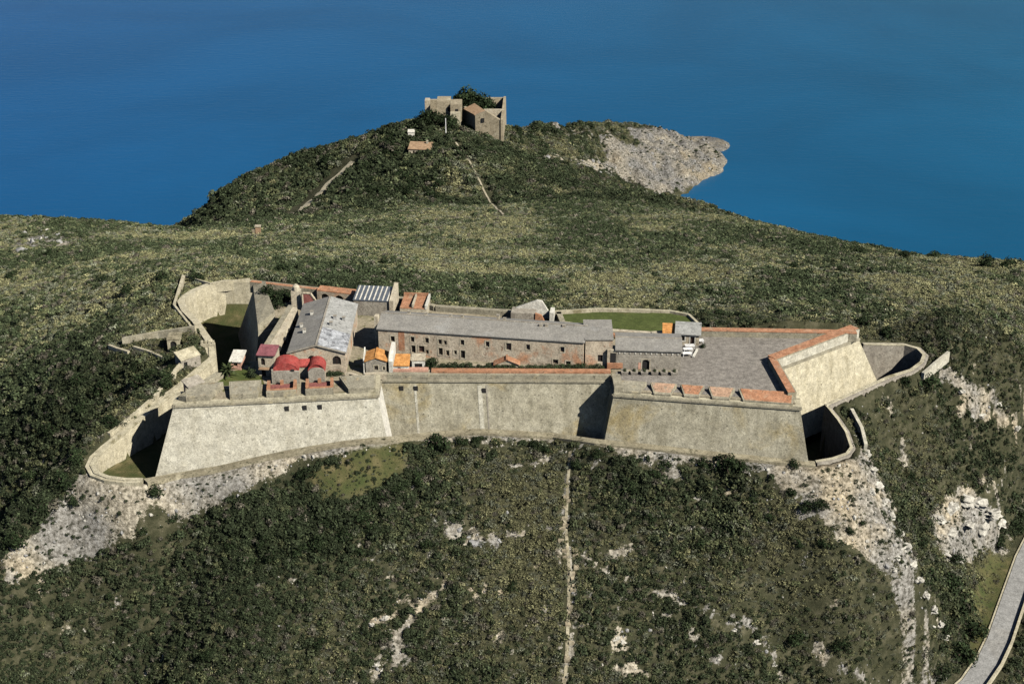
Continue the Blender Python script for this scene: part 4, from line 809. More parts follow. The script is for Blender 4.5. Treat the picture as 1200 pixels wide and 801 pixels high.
MB().box(-1.2, 0.9, -1.0, 1.0, -0.5, 4.2).build('base', 'plaster_pale', bt); MB().cyl(-0.1, 0, 4.2, 5.2, 0.85, 0.8, 10).build('drum', 'plaster_pale', bt); MB().cyl(-0.1, 0, 5.2, 5.7, 0.8, 0.25, 10).build('dome', 'plaster_pale', bt)
# --- gabled ruin behind the barracks
gr_ = thing('gabled_ruin', 'roofless ruin with steep pale gables behind the barracks', 'ruin', (*pw(612, 380, ZT), ZT), -0.12)
MB().box(-2.6, 2.8, 0.6, 4.0, -0.5, 2.4).build('low_block', 'plaster_grey', gr_)
for y0 in (3.2,): MB().add([(-1.8, y0, -0.5), (5.9, y0, -0.5), (5.9, y0, 1.3), (4.0, y0, 4.4), (2.9, y0, 4.5), (-1.8, y0, 2.5), (-1.8, y0 + .6, -0.5), (5.9, y0 + .6, -0.5), (5.9, y0 + .6, 1.3), (4.0, y0 + .6, 4.4), (2.9, y0 + .6, 4.5), (-1.8, y0 + .6, 2.5)],
         [(0, 1, 2, 3, 4, 5), (11, 10, 9, 8, 7, 6), (0, 6, 7, 1), (1, 7, 8, 2), (2, 8, 9, 3), (3, 9, 10, 4), (4, 10, 11, 5), (5, 11, 6, 0)]).build('rear_gable', 'whitewash', gr_)
MB().hexa([(2.8, 0.4, 0), (5.2, 0.4, 0), (5.2, 1.0, 0), (2.8, 1.0, 0)], [(2.8, 0.4, 2.6), (4.2, 0.4, 2.2), (4.2, 1.0, 2.2), (2.8, 1.0, 2.6)]).build('front_wall', 'brick', gr_)
MB().box(5.9, 6.8, 1.2, 4.2, -0.5, 2.6).build('side_wall', 'whitewash', gr_)
MB().hexa([(4.0, 1.2, 0.2), (5.9, 1.2, 0.2), (5.9, 3.2, 0.2), (3.4, 3.2, 0.2)], [(4.0, 1.2, 0.3), (5.9, 1.2, 0.3), (5.9, 3.2, 0.3), (3.4, 3.2, 0.3)]).build('dark_floor', 'dark_hole', gr_)
# --- low walls round the lawn
def lawn_wall(px, label, h_=0.7):
    o = poly_wall('garden_wall', dens([Vector((*pw(u, v, 150), 150 + h_)) for u, v in px], 3), 0.6, h_ + 1.0, 'coping', None); tag(o, label, 'wall')
lawn_wall([(808, 390), (816, 381), (806, 371.5), (785, 367.5), (740, 365.5), (700, 365), (650, 368)], 'low pale wall curving round the far edge of the lawn')
lawn_wall([(652, 379), (680, 383), (700, 388)], 'ragged low wall between the lawn and the barracks', 0.9)

# --- left garden: house, pink hut, palm, vans
gs = building('garden_house', 'little pink garden house with stepped white roof at the ditch edge', 'building', pw(271, 433, ZT), pw(283, 433.5, ZT), 3.4, ZT, 155.9, 0.7, 'shed', 'pink_plaster', 'whitewash', 0.3, ops=[(0.6, 0.8, 0.8, 0.9, False)])
ph = building('pink_hut', 'low pink and grey hut by the left corner of the bastion', 'building', pw(222, 462, ZT), pw(239, 455.5, ZT), 1.9, ZT, 155.5, 0.7, 'shed', 'pink_plaster', 'plaster_grey', 0.25, ops=[(2.0, 0.5, 0.7, 0.8, False)])
vh = building('vaulted_hut', 'ruined pale vaulted hut in the outwork beyond the ditch', 'building', (ground(213, 432).x, ground(213, 432).y), (ground(236, 430).x, ground(236, 430).y), 2.6, float(hgt(ground(224, 431).x, ground(224, 431).y)), float(hgt(ground(224, 431).x, ground(224, 431).y)) + 2.2, 1.0, 'shed', 'plaster_grey', 'coping', 0.1, ops=[(0.6, 0.0, 0.9, 1.6, False, 'dark_hole')], low=3)
g_ = ground(205, 409)
ah = building('arched_hut', 'small stone hut with a dark open doorway in the outwork', 'building', (g_.x - 1.6, g_.y), (g_.x + 1.2, g_.y), 3.0, float(hgt(g_.x, g_.y)), float(hgt(g_.x, g_.y)) + 2.2, 0.3, 'shed', 'scarp_yellow', 'ledge', 0.1, ops=[(0.6, 0.0, 1.5, 1.9, True, 'dark_hole')], low=3)
cr = thing('crenellated_wall', 'short crenellated wall at the neck of the round ditch', 'wall', (*pw(235, 405, 147.5), 147.0), 0.02)
MB().box(0, 3.2, 0, 0.7, -2.5, 1.0).build('wall', 'scarp_yellow', cr)
for i in range(4): MB().box(0.1 + i * 0.82, 0.6 + i * 0.82, 0.02, 0.68, 1.0, 1.55).build('merlon', 'coping', cr)
def planter(u, v, i):
    q = W(u, v, ZT); t_ = thing('planter', 'square grey planter with a clipped bush before the short barracks', 'planter', (q.x, q.y, ZT + 0.03), -0.02, 'planters along the short barracks')
    MB().hexa([(-0.6, -0.6, 0), (0.6, -0.6, 0), (0.6, 0.6, 0), (-0.6, 0.6, 0)], [(-0.75, -0.75, 0.7), (0.75, -0.75, 0.7), (0.75, 0.75, 0.7), (-0.75, 0.75, 0.7)]).build('tub', 'plaster_grey', t_); return t_
planters = [planter(u, 438 + i * 0.15, i) for i, u in enumerate((732, 743, 755, 767, 778, 790))]
for i in range(1): pass
# garden tables beside the guard house
for k_, (u, v, lab) in enumerate(((806, 412, 'white garden table furthest from the guard house'), (805, 417, 'white garden table nearest the terrace edge by the barracks'), (808, 408, 'white garden table by the guard house door'), (819, 402, 'white parasol table beside the dark bush'))):
    q = W(u, v, ZT + 0.03); t_ = thing('garden_table', lab, 'table', tuple(q), 0.1)
    MB().box(-1.0, 1.0, -0.6, 0.6, 0.70, 0.78).build('table_top', 'white_paint', t_)
    for sx in (-0.85, 0.85):
        for sy in (-0.45, 0.45): MB().box(sx - 0.05, sx + 0.05, sy - 0.05, sy + 0.05, 0, 0.70).build('leg', 'white_paint', t_)
wall_px('terrace_kerb', [(811, 419), (816, 410)], ZT, 0.4, 0.4, 'whitewash', 'short white kerb along the terrace tables')

# ------------------------------------------------------------------ road, verge wall, paths
def ribbon(name, pts, width, mat, lift, label, kind='structure', drape=True):
    P = dens([Vector(p) for p in pts], 2.0); L = []; R_ = []
    for i in range(len(P)):
        a = P[max(i - 1, 0)]; c_ = P[min(i + 1, len(P) - 1)]; d = (c_ - a).xy.normalized(); o = Vector((-d.y, d.x))
        for s_, arr in ((1, L), (-1, R_)):
            q = P[i].xy + o * (s_ * width / 2); z = (float(hgt(q.x, q.y)) if drape else P[i].z) + lift; arr.append((q.x, q.y, z))
    k_ = len(P); vs = L + R_ + [(x, y, z - 0.6) for x, y, z in L + R_]
    fs = [(i, i + k_, i + 1 + k_, i + 1) for i in range(k_ - 1)] + [(2 * k_ + i, i, i + 1, 2 * k_ + i + 1) for i in range(k_ - 1)] + [(i + k_, 3 * k_ + i, 3 * k_ + i + 1, i + 1 + k_) for i in range(k_ - 1)]
    o = mesh_obj(name, vs, fs, mat); tag(o, label, kind=kind); return o
ribbon('road', ROAD, 4.5, 'road_asphalt', 0.0, 'pale asphalt road curving below the grass verge', drape=False)
def side_line(pts, off):
    P = [Vector(p) for p in pts]; out = []
    for i in range(len(P)):
        a = P[max(i - 1, 0)]; c_ = P[min(i + 1, len(P) - 1)]; d = (c_ - a).xy.normalized(); out.append(Vector((P[i].x - d.y * off, P[i].y + d.x * off, P[i].z)))
    return out
rwl = poly_wall('road_wall', dens([p + Vector((0, 0, 0.75)) for p in side_line(ROAD, 2.5)], 3), 0.5, 1.6, 'scarp_yellow', None, side=-1); tag(rwl, 'low stone wall along the outer edge of the road', 'wall')
kb = poly_wall('kerb', dens([p + Vector((0, 0, 0.13)) for p in side_line(ROAD, -2.4)], 3), 0.3, 0.5, 'coping', None); tag(kb, 'pale kerb between the road and the grass verge', 'kerb')
def gpts(px): return [q for q in (ground(u, v) for u, v in px) if q]
ribbon('footpath', gpts([(346, 254), (362, 238), (385, 215), (405, 198), (413, 190)]), 3.4, 'path_earth', 0.4, 'straight pale track climbing the headland')
ribbon('footpath', gpts([(534, 167), (545, 180), (553, 195), (562, 212), (572, 232), (590, 252)]), 0.8, 'path_earth', 0.15, 'thin winding trail below the ruined fort')
ribbon('footpath', gpts([(668, 530), (665, 570), (663, 620), (667, 670), (666, 720), (664, 770), (661, 815)]), 0.6, 'ledge', 0.1, 'straight pale track running down the front slope beside the broken wall')
# drystone wall running straight down the front slope
dw = thing('drystone_wall', 'broken drystone wall running straight down the front slope', 'wall')
rs = random.Random(4)
for (px, wd_) in (([(664, 545), (663, 600), (659, 652)], 0.9), ([(674, 640), (671, 700), (666, 760), (662, 805)], 0.8)):
    P = dens(gpts(px), 1.1)
    b = MB()
    for a in P:
        if rs.random() < 0.42: continue
        z = float(hgt(a.x, a.y)); s1, s2, s3 = rs.uniform(0.35, 0.65) * wd_, rs.uniform(0.35, 0.6), rs.uniform(0.1, 0.45); j = lambda: rs.uniform(-0.14, 0.14)
        x, y = a.x + j() * 3.5, a.y + j() * 2
        b.hexa([(x - s1 + j(), y - s2 + j(), z - 0.8), (x + s1 + j(), y - s2 + j(), z - 0.8), (x + s1 + j(), y + s2 + j(), z - 0.8), (x - s1 + j(), y + s2 + j(), z - 0.8)], [(x - s1 + j(), y - s2 + j(), z + s3 + j()), (x + s1 + j(), y - s2 + j(), z + s3 + j()), (x + s1 + j(), y + s2 + j(), z + s3 + j()), (x - s1 + j(), y + s2 + j(), z + s3 + j())])
    o = b.build('stones', 'ruin_and_shade_stone', dw); o['kind'] = 'stuff'

# ------------------------------------------------------------------ far fort on the headland
FZ = 66.0
def fpt(u, v, y): d = ray(u, v); t = y / d.y; return Vector((d.x * t, y, CH + d.z * t))
ff = local(thing('ruined_fort', 'ruined stone fort with trees in its court crowning the headland', 'fort'))
def fbox(name, x0, x1, y0, y1, z0, z1, mat, par=None): return MB().box(x0, x1, y0, y1, z0, z1).build(name, mat, par or ff)
a = fpt(500, 119, 735); c_ = fpt(589, 113, 735)
fbox('rear_wall', a.x, a.x + 14, 735, 737, FZ - 4, c_.z - 2.0, 'ruin_and_shade_stone'); fbox('rear_wall', a.x + 14.01, c_.x + 0.5, 735, 737, FZ - 4, c_.z - 1.0, 'ruin_and_shade_stone')
a = fpt(590.5, 163, 698); tp = fpt(588, 113, 735)
MB().hexa([(a.x - 1.6, 698, FZ - 12), (a.x, 698, FZ - 12), (tp.x + 2.6, 735, FZ - 12), (tp.x + 1, 735, FZ - 12)], [(a.x - 1.6, 698, fpt(590, 140, 698).z), (a.x - 0.4, 698, fpt(590, 140, 698).z), (tp.x + 2.2, 735, tp.z), (tp.x + 1, 735, tp.z)]).build('side_wall', 'ruin_and_shade_stone', ff)
# gabled keep
k0 = fpt(557, 147, 700); k1 = fpt(590, 160, 698)
kz = fpt(557, 135, 700).z; kr = fpt(550, 121, 712).z
MB().add([(k0.x, 700, FZ - 10), (k1.x - 1.7, 698.5, FZ - 12), (k1.x - 1.7, 698.5, fpt(590, 141, 698).z), (fpt(570, 129, 700).x, 699.5, fpt(570, 130.5, 700).z), (k0.x, 700, kz),
          (k0.x, 702, FZ - 10), (k1.x - 1.7, 700.5, FZ - 12), (k1.x - 1.7, 700.5, fpt(590, 141, 698).z), (fpt(570, 129, 700).x, 701.5, fpt(570, 130.5, 700).z), (k0.x, 702, kz)],
         [(0, 1, 2, 3, 4), (9, 8, 7, 6, 5), (0, 5, 6, 1), (1, 6, 7, 2), (2, 7, 8, 3), (3, 8, 9, 4), (4, 9, 5, 0)]).build('front_wall', 'ruin_and_shade_stone', ff)
l0 = fpt(539, 146, 712); l1 = fpt(543, 128, 712)
MB().hexa([(l1.x - 1.5, 716, FZ - 10), (k0.x + 0.5, 700.6, FZ - 10), (k0.x + 1.5, 701.5, FZ - 10), (l1.x, 718, FZ - 10)], [(l1.x, 716, l1.z), (k0.x + 0.5, 700.6, kz - 0.1), (k0.x + 1.5, 701.5, kz - 0.1), (l1.x + 1, 718, l1.z)]).build('gable_wall', 'ruin_and_shade_stone', ff)
r0 = fpt(543, 127.5, 713); r1 = fpt(556, 134.5, 700.3); r2 = fpt(569, 130, 703); r3 = fpt(556, 121, 716)
MB().hexa([r0 - Vector((0, 0, .4)), r1 - Vector((0, 0, .4)), r2 - Vector((0, 0, .4)), r3 - Vector((0, 0, .4))], [r0, r1, r2, r3]).build('roof', 'old_tile', ff)
q0 = fpt(528, 146, 706); q1 = fpt(541, 146, 706)
fbox('tower', q0.x, q1.x - 0.6, 706, 712, FZ - 8, fpt(528, 132, 706).z, 'scarp_yellow'); fbox('upper_block', q0.x, q1.x, 708, 718, FZ - 4, fpt(528, 122.5, 708).z, 'ruin_and_shade_stone')
q0 = fpt(512, 132, 710); q1 = fpt(528, 132, 710)
fbox('left_block', q0.x, q1.x - 0.05, 710, 720, FZ - 4, fpt(512, 119, 710).z, 'ruin_and_shade_stone')
for u, v, y_ in ((526, 128, 709.9), (535.5, 130, 707.9), (566, 141, 699.3)):
    q = fpt(u, v, y_); fbox('window', q.x - 0.7, q.x + 0.7, y_ - 0.12, y_ + 0.4, q.z - 1.0, q.z + 1.0, 'dark_hole')
q = fpt(581, 133, 712); fbox('inner_wall', q.x - 6, q.x + 4.4, 712, 713.5, FZ - 4, fpt(581, 128.5, 712).z, 'plaster_pale')
q = fpt(505, 121, 722); fbox('corner_turret', q.x - 3, q.x - 0.5, 719, 724, FZ - 4, fpt(503, 116, 722).z, 'plaster_pale')
g_ = ground(492, 181); zh = float(hgt(g_.x, g_.y))
ho = building('farmhouse', 'small farmhouse with a faded tile roof below the ruined fort', 'house', (g_.x - 5.5, g_.y), (g_.x + 5.2, g_.y - 1.0), 8, zh, zh + 2.6, 1.2, 'shed', 'plaster_pale', 'old_tile', 0.4, ops=[(2, 0.6, 1, 1.2, False), (7, 0, 1, 1.8, False)], low=4)
MB().box(8, 8.9, 6, 6.9, 2, 5.4).build('chimney', 'plaster_pale', ho)
g_ = ground(482, 163); zh = float(hgt(g_.x, g_.y))
wh = building('white_hut', 'tiny white hut among the trees above the farmhouse', 'hut', (g_.x - 1.6, g_.y), (g_.x + 1.6, g_.y), 3, zh, zh + 3.4, 0.5, 'shed', 'whitewash', 'whitewash', 0.2, ops=[(1.1, 0, 0.9, 1.8, False)], low=3)
g_ = ground(522.5, 159); ms = thing('mast', 'slim white mast on the slope below the ruined fort', 'mast', tuple(g_))
MB().cyl(0, 0, -1, 9, 0.3, 0.2, 8).build('pole', 'white_paint', ms); MB().box(-0.5, 0.5, -0.5, 0.5, -1, 0.5).build('base', 'plaster_grey', ms)
g_ = ground(303, 276); gp = thing('gate_pillar', 'old brick gate pillar standing in the saddle scrub', 'pillar', tuple(g_))
MB().box(-0.9, 0.9, -0.7, 0.7, -1, 3.6).build('shaft', 'old_tile', gp); MB().box(-1.1, 1.1, -0.9, 0.9, 3.6, 4.0).build('cap', 'plaster_pale', gp); MB().box(-2.2, -1.2, -0.6, 0.6, -1, 2.6).build('broken_side', 'ruin_and_shade_stone', gp)

# ------------------------------------------------------------------ vegetation and stones
def leaf_cloud(seed, n, blobs, leaf, up=0.25):
    r = np.random.RandomState(seed)
    wts = np.array([b_[3] * b_[4] + b_[4] * b_[5] + b_[3] * b_[5] for b_ in blobs]); wts = wts / wts.sum()
    which = r.choice(len(blobs), n, p=wts); B_ = np.array(blobs)[which]
    d = r.normal(size=(n, 3)); d[:, 2] = d[:, 2] * 0.8 + up; d /= np.linalg.norm(d, axis=1)[:, None]
    rr = 0.70 + 0.36 * r.rand(n) ** 0.6
    c_ = B_[:, :3] + d * B_[:, 3:6] * rr[:, None]
    keep = c_[:, 2] > 0.0; c_ = c_[keep]; d = d[keep]; n = len(c_)
    nn = d + r.normal(size=(n, 3)) * 0.55; nn /= np.linalg.norm(nn, axis=1)[:, None]
    t = np.cross(nn, r.normal(size=(n, 3))); t /= np.linalg.norm(t, axis=1)[:, None]; b_ = np.cross(nn, t)
    s = (leaf * (0.55 + 0.9 * r.rand(n)))[:, None]
    a = np.stack([c_ - t * s, c_ - b_ * s * 0.6, c_ + t * s, c_ + b_ * s * 0.6], 1).reshape(-1, 3)
    return a.tolist(), [(4 * i, 4 * i + 1, 4 * i + 2, 4 * i + 3) for i in range(n)]
def blobset(seed, k, spread, r0, r1, z0, z1):
    q = random.Random(seed); out = [(0, 0, z0 + 0.1, r1, r1, (z0 + z1) * 0.5)]
    for i in range(k):
        a = q.uniform(0, 6.283); d = spread * math.sqrt(q.random()); r = q.uniform(r0, r1)
        out.append((d * math.cos(a), d * math.sin(a), q.uniform(z0, z1) * (1 - 0.45 * d / spread), r, r, r * q.uniform(0.7, 0.95)))
    return out
PROTO = bpy.data.collections.new('scrub_prototypes')        # not linked to the scene: only instanced
def proto(name, vf, mat):
    me_ = bpy.data.meshes.new(name); me_.from_pydata(vf[0], [], vf[1]); me_.update(); me_.materials.append(MATS[mat])
    o = bpy.data.objects.new(name, me_); PROTO.objects.link(o); return o
for i in range(4): proto('a_round_bush_%d' % i, leaf_cloud(40 + i, 190, blobset(i, 5, 0.55, 0.30, 0.55, 0.25, 0.75), 0.155), 'scrub_leaf')
for i in range(3): proto('b_low_cushion_%d' % i, leaf_cloud(60 + i, 190, blobset(20 + i, 8, 0.8, 0.20, 0.40, 0.15, 0.52), 0.115, 0.4), 'scrub_leaf')
for i in range(2): proto('c_open_twiggy_%d' % i, leaf_cloud(80 + i, 150, blobset(30 + i, 9, 0.7, 0.16, 0.30, 0.2, 0.7), 0.085), 'scrub_leaf')
STONES = bpy.data.collections.new('stone_prototypes')
for i in range(4):
    bm = bmesh.new(); bmesh.ops.create_icosphere(bm, subdivisions=1, radius=1); q = random.Random(90 + i)
    for v in bm.verts: v.co = Vector((v.co.x * 1.1, v.co.y * 0.9, v.co.z * 0.75)) * q.uniform(0.65, 1.15)
    me_ = bpy.data.meshes.new('stone'); bm.to_mesh(me_); bm.free(); me_.materials.append(MATS['rock_grey' if i > 1 else 'rock'])
    STONES.objects.link(bpy.data.objects.new('stone_%d' % i, me_))
def gn_group(coll):
    g = bpy.data.node_groups.new('scatter_' + coll.name, 'GeometryNodeTree')
    g.interface.new_socket('Geometry', in_out='INPUT', socket_type='NodeSocketGeometry'); g.interface.new_socket('Geometry', in_out='OUTPUT', socket_type='NodeSocketGeometry')
    gi = g.nodes.new('NodeGroupInput'); go = g.nodes.new('NodeGroupOutput'); ip = g.nodes.new('GeometryNodeInstanceOnPoints'); ci = g.nodes.new('GeometryNodeCollectionInfo')
    ci.inputs['Collection'].default_value = coll; ci.inputs['Separate Children'].default_value = True; ci.inputs['Reset Children'].default_value = True
    def na(nm, t): x = g.nodes.new('GeometryNodeInputNamedAttribute'); x.data_type = t; x.inputs['Name'].default_value = nm; return x.outputs['Attribute']
    er = g.nodes.new('FunctionNodeEulerToRotation'); g.links.new(na('rot', 'FLOAT_VECTOR'), er.inputs[0])
    g.links.new(gi.outputs[0], ip.inputs['Points']); g.links.new(ci.outputs[0], ip.inputs['Instance']); ip.inputs['Pick Instance'].default_value = True
    g.links.new(na('idx', 'INT'), ip.inputs['Instance Index']); g.links.new(er.outputs[0], ip.inputs['Rotation']); g.links.new(na('scl', 'FLOAT_VECTOR'), ip.inputs['Scale'])
    g.links.new(ip.outputs[0], go.inputs[0]); return g
GN_S, GN_R = gn_group(PROTO), gn_group(STONES)
def scatter(name, label, pts, rot, scl, idx_, tint, grp):
    n_ = len(pts); me_ = bpy.data.meshes.new(name); me_.vertices.add(n_); me_.vertices.foreach_set('co', pts.astype(np.float32).ravel())
    for nm, t, arr, key in (('rot', 'FLOAT_VECTOR', rot, 'vector'), ('scl', 'FLOAT_VECTOR', scl, 'vector'), ('idx', 'INT', idx_, 'value'), ('tint', 'FLOAT_COLOR', tint, 'color')):
        a = me_.attributes.new(nm, t, 'POINT'); a.data.foreach_set(key, np.ascontiguousarray(arr, dtype=np.int32 if t == 'INT' else np.float32).ravel())
    o = bpy.data.objects.new(name, me_); COL.objects.link(o); md = o.modifiers.new('scatter', 'NODES'); md.node_group = grp
    tag(o, label, kind='stuff'); return o
PAL = np.array([(0.033, 0.043, 0.021), (0.056, 0.066, 0.033), (0.084, 0.092, 0.044), (0.106, 0.112, 0.076), (0.140, 0.136, 0.070), (0.092, 0.084, 0.062)])
def grow(name, label, x0, x1, y0, y1, dens_, size, zone):
    n_ = int((x1 - x0) * (y1 - y0) * dens_); x = NP.uniform(x0, x1, n_); y = NP.uniform(y0, y1, n_); z = hgt(x, y)
    rock, grass, dark, u, v = cover(x, y, z)
    keep = (u > -110) & (u < 1310) & (v > 90) & (v < 900) & (z > 2.0)
    dpi = sdist(x, y, PIT); keep &= (dpi > 2.6) | ((dpi > 0.6) & (y > 286) & (x > -30) & (x < 62))
    keep &= dline(x, y, ROAD) > 4.2
    keep &= sdist(x, y, LAWN) > 1.5
    for o in bpy.data.objects:
        if o.name.startswith('footpath'):
            vv = [o.matrix_world @ q.co for q in o.data.vertices]; vv = vv[:len(vv) // 4]; keep &= dline(x, y, vv[::2] if len(vv) > 3 else vv) > {'footpath': 7.0, 'footpath.001': 2.2}.get(o.name, 0.9)
    r_ = NP.rand(n_)
    keep &= r_ > np.clip(rock * 0.80, 0, 0.76)
    keep &= ~((grass > 0.4) & (NP.rand(n_) > (0.85 if zone == 'near' else 0.5)))
    clump = fbm(x, y, 9, 3, 51); hue = fbm(x, y, 26, 3, 61)
    keep &= NP.rand(n_) < np.clip(0.78 + 0.6 * clump + 0.3 * dark, 0, 1)
    x, y, z, rock, grass, dark, clump, hue, u, v = [a[keep] for a in (x, y, z, rock, grass, dark, clump, hue, u, v)]; n_ = len(x)
    R_ = np.clip(np.exp(NP.normal(math.log(size), 0.38, n_)), 0.35 * size, 2.3 * size) * (0.85 + 0.45 * dark) * (0.80 + 0.45 * clump) * (1 - 0.6 * rock) * (1 - 0.68 * grass) * np.where((grass > 0.4) & (NP.rand(n_) < 0.06), 2.2, 1.0)
    dry = hue + NP.normal(0, 0.15, n_) + 0.24 * grass + (0.05 if zone == 'back' else 0.0)
    c = np.where((dry < 0.42 + 0.12 * dark)[:, None], PAL[0], PAL[1]); c = np.where((dry > 0.50 + 0.14 * dark)[:, None], PAL[2], c); c = np.where((dry > 0.58 + 0.2 * dark)[:, None], PAL[3], c); c = np.where((dry > 0.69 + 0.2 * dark)[:, None], PAL[4], c); c = np.where((NP.rand(n_) < 0.07)[:, None], PAL[5], c)
    c = np.where((rock > 0.5)[:, None], PAL[0], c) * ({'back': 1.8, 'far': 1.25}.get(zone, 1.05)); c = c * (0.7 + 0.6 * NP.rand(n_))[:, None]
    tint = np.concatenate([c, np.ones((n_, 1))], 1)
    kind = np.where(dry < 0.48 + 0.2 * dark, NP.randint(0, 4, n_), np.where(NP.rand(n_) < 0.65, NP.randint(4, 7, n_), NP.randint(7, 9, n_)))
    scl = np.stack([R_ * NP.uniform(0.85, 1.25, n_), R_ * NP.uniform(0.85, 1.25, n_), R_ * NP.uniform(0.75, 1.25, n_)], 1)
    rot = np.stack([NP.normal(0, 0.12, n_), NP.normal(0, 0.12, n_), NP.uniform(0, 6.283, n_)], 1)
    print('GROW', name, n_)
    return scatter(name, label, np.stack([x, y, z - 0.12 * R_], 1), rot, scl, kind, tint, GN_S)
grow('scrub', 'dense low evergreen scrub covering the slopes below the fort', -135, 135, 196, 322, 3.4, 0.76, 'near')
grow('scrub', 'grey green heath and scrub covering the broad slope behind the fort', -260, 260, 300, 600, 1.75, 0.90, 'back')
grow('woodland', 'dark evergreen thicket covering the headland', -240, 140, 590, 960, 0.5, 1.6, 'far')
# loose stones on scree and crests
n_ = 60000; x = NP.uniform(-130, 130, n_); y = NP.uniform(196, 330, n_); z = hgt(x, y); rock, grass, dark, u, v = cover(x, y, z)
keep = (NP.rand(n_) < rock * 0.5 + 0.03) & (sdist(x, y, PIT) > 2.4) & (dline(x, y, ROAD) > 4) & (grass < 0.3) & (u > -80) & (u < 1280) & (v < 880)
x, y, z = x[keep], y[keep], z[keep]; n_ = len(x); R_ = np.clip(np.exp(NP.normal(math.log(0.15), 0.5, n_)), 0.07, 0.6)
scatter('loose_stones', 'pale limestone rubble strewn over the scree and crests', np.stack([x, y, z + R_ * 0.1], 1), NP.uniform(0, 6.283, (n_, 3)), np.stack([R_, R_, R_], 1) * NP.uniform(0.8, 1.3, (n_, 3)), NP.randint(0, 4, n_), np.ones((n_, 4)), GN_R)
n_ = 26000; x = NP.uniform(-230, 150, n_); y = NP.uniform(420, 950, n_); z = hgt(x, y); rock, grass, dark, u, v = cover(x, y, z)
keep = (NP.rand(n_) < rock * np.where(y > 740, 0.10, 0.45)) & (z > 0.5); x, y, z = x[keep], y[keep], z[keep]; n_ = len(x); R_ = np.clip(np.exp(NP.normal(math.log(0.7), 0.45, n_)), 0.3, 1.9)
scatter('boulders', 'limestone boulders scattered on the cape and far slopes', np.stack([x, y, z], 1), NP.uniform(0, 6.283, (n_, 3)), np.stack([R_, R_, R_], 1) * NP.uniform(0.8, 1.3, (n_, 3)), np.where(NP.rand(n_) < 0.12, 0, 2 + NP.randint(0, 2, n_)), np.ones((n_, 4)), GN_R)

# single shrubs and trees
def tree_proto(i, dome):
    cr_ = leaf_cloud(200 + i, 620, blobset(70 + i, 11, 0.62, 0.26, 0.46, 0.35 if dome else 0.55, 1.0 if dome else 1.25), 0.085)
    me_ = bpy.data.meshes.new('crown'); me_.from_pydata(cr_[0], [], cr_[1]); me_.materials.append(MATS['evergreen_leaf'])
    q = random.Random(i); b = MB(); b.tube((0, 0, -0.5), (0.03, 0.02, 0.4), 0.085, 0.06)
    for k_ in range(4):
        a = k_ * 1.6 + q.random(); b.tube((0.03, 0.02, 0.3), (0.4 * math.cos(a), 0.4 * math.sin(a), 0.75), 0.05, 0.02)
    mt = bpy.data.meshes.new('trunk'); mt.from_pydata(b.v, [], b.f); mt.materials.append(MATS['bark']); return me_, mt
TP = [tree_proto(i, True) for i in range(3)] + [tree_proto(i + 3, False) for i in range(2)]
def tree(name, label, cat, group, pos, r, k_=None, mat=None):
    k_ = RND.randrange(3) if k_ is None else k_
    t_ = thing(name, label, cat, tuple(pos), RND.uniform(0, 6.283), group); t_.scale = (r * RND.uniform(0.9, 1.15), r * RND.uniform(0.9, 1.15), r * RND.uniform(0.85, 1.1))
    for nm, me_ in (('crown', TP[k_][0]), ('trunk', TP[k_][1])):
        o = bpy.data.objects.new(nm, me_); COL.objects.link(o); o.parent = t_
        if mat and nm == 'crown': o.material_slots[0].link = 'OBJECT'; o.material_slots[0].material = MATS[mat]
    return t_
def shrubs(lst, label, group, name='shrub', cat='shrub', k_=None):
    for u, v, r in lst:
        g_ = ground(u, v)
        if g_: tree(name, label, cat, group, (g_.x, g_.y, g_.z), r, k_)
one = lambda u, v, r, label, k_=None: shrubs([(u, v, r)], label, None, k_=k_)
one(512, 528, 3.4, 'large dark rounded bush at the foot of the curtain wall'); one(360, 560, 2.5, 'single dark bush on the scree under the embrasures'); one(182, 580, 2.6, 'dark bush on the pale scree below the left salient')
one(852, 552, 3.4, 'wide dark bush under the right hand bastion'); one(930, 547, 1.6, 'small round bush at the right corner of the bastion foot'); one(1000, 528, 1.7, 'dark bush at the lip of the right hand ditch'); one(1085, 455, 3.6, 'broad dark bush outside the rounded ditch')
shrubs([(540, 520, 1.6), (560, 518, 1.4), (628, 524, 1.7), (612, 520, 1.0), (580, 520, 1.1), (640, 530, 1.6), (676, 548, 1.8), (700, 535, 1.4), (780, 548, 1.6), (825, 546, 2.0), (870, 550, 2.2), (450, 518, 0.8), (425, 523, 0.8), (330, 536, 0.7), (765, 560, 2), (740, 575, 2.2)], 'dark shrub growing near the foot of the front walls', 'shrubs at the wall foot')
shrubs([(945, 600, 2.2), (960, 595, 1.8), (925, 580, 1.5), (965, 640, 1.6), (935, 640, 1.5), (995, 625, 1.2), (1010, 615, 1.1), (900, 610, 1.8), (880, 590, 1.8)], 'dark shrub growing on the right hand scree', 'shrubs on the right scree')
shrubs([(445, 590, 2.4), (425, 610, 2.6), (440, 625, 2.2), (405, 632, 2.4), (375, 640, 2.6), (355, 648, 2.2), (320, 655, 2.0), (385, 615, 2.0), (345, 620, 1.8), (310, 640, 2.2), (290, 660, 1.8), (205, 610, 1.6), (170, 625, 1.6), (470, 575, 2.0), (490, 565, 2.2), (420, 650, 1.8), (455, 610, 2.0), (270, 640, 1.8)], 'tall dark evergreen shrub in the hollow below the meadow', 'evergreen shrubs in the hollow')
shrubs([(935, 752, 2.6), (985, 760, 2.0), (375, 757, 1.8), (245, 770, 1.7), (600, 690, 1.4), (760, 610, 1.6), (820, 640, 1.8), (130, 700, 1.6), (500, 640, 1.6)], 'lone dark shrub standing out of the low scrub', 'lone shrubs on the front slope')
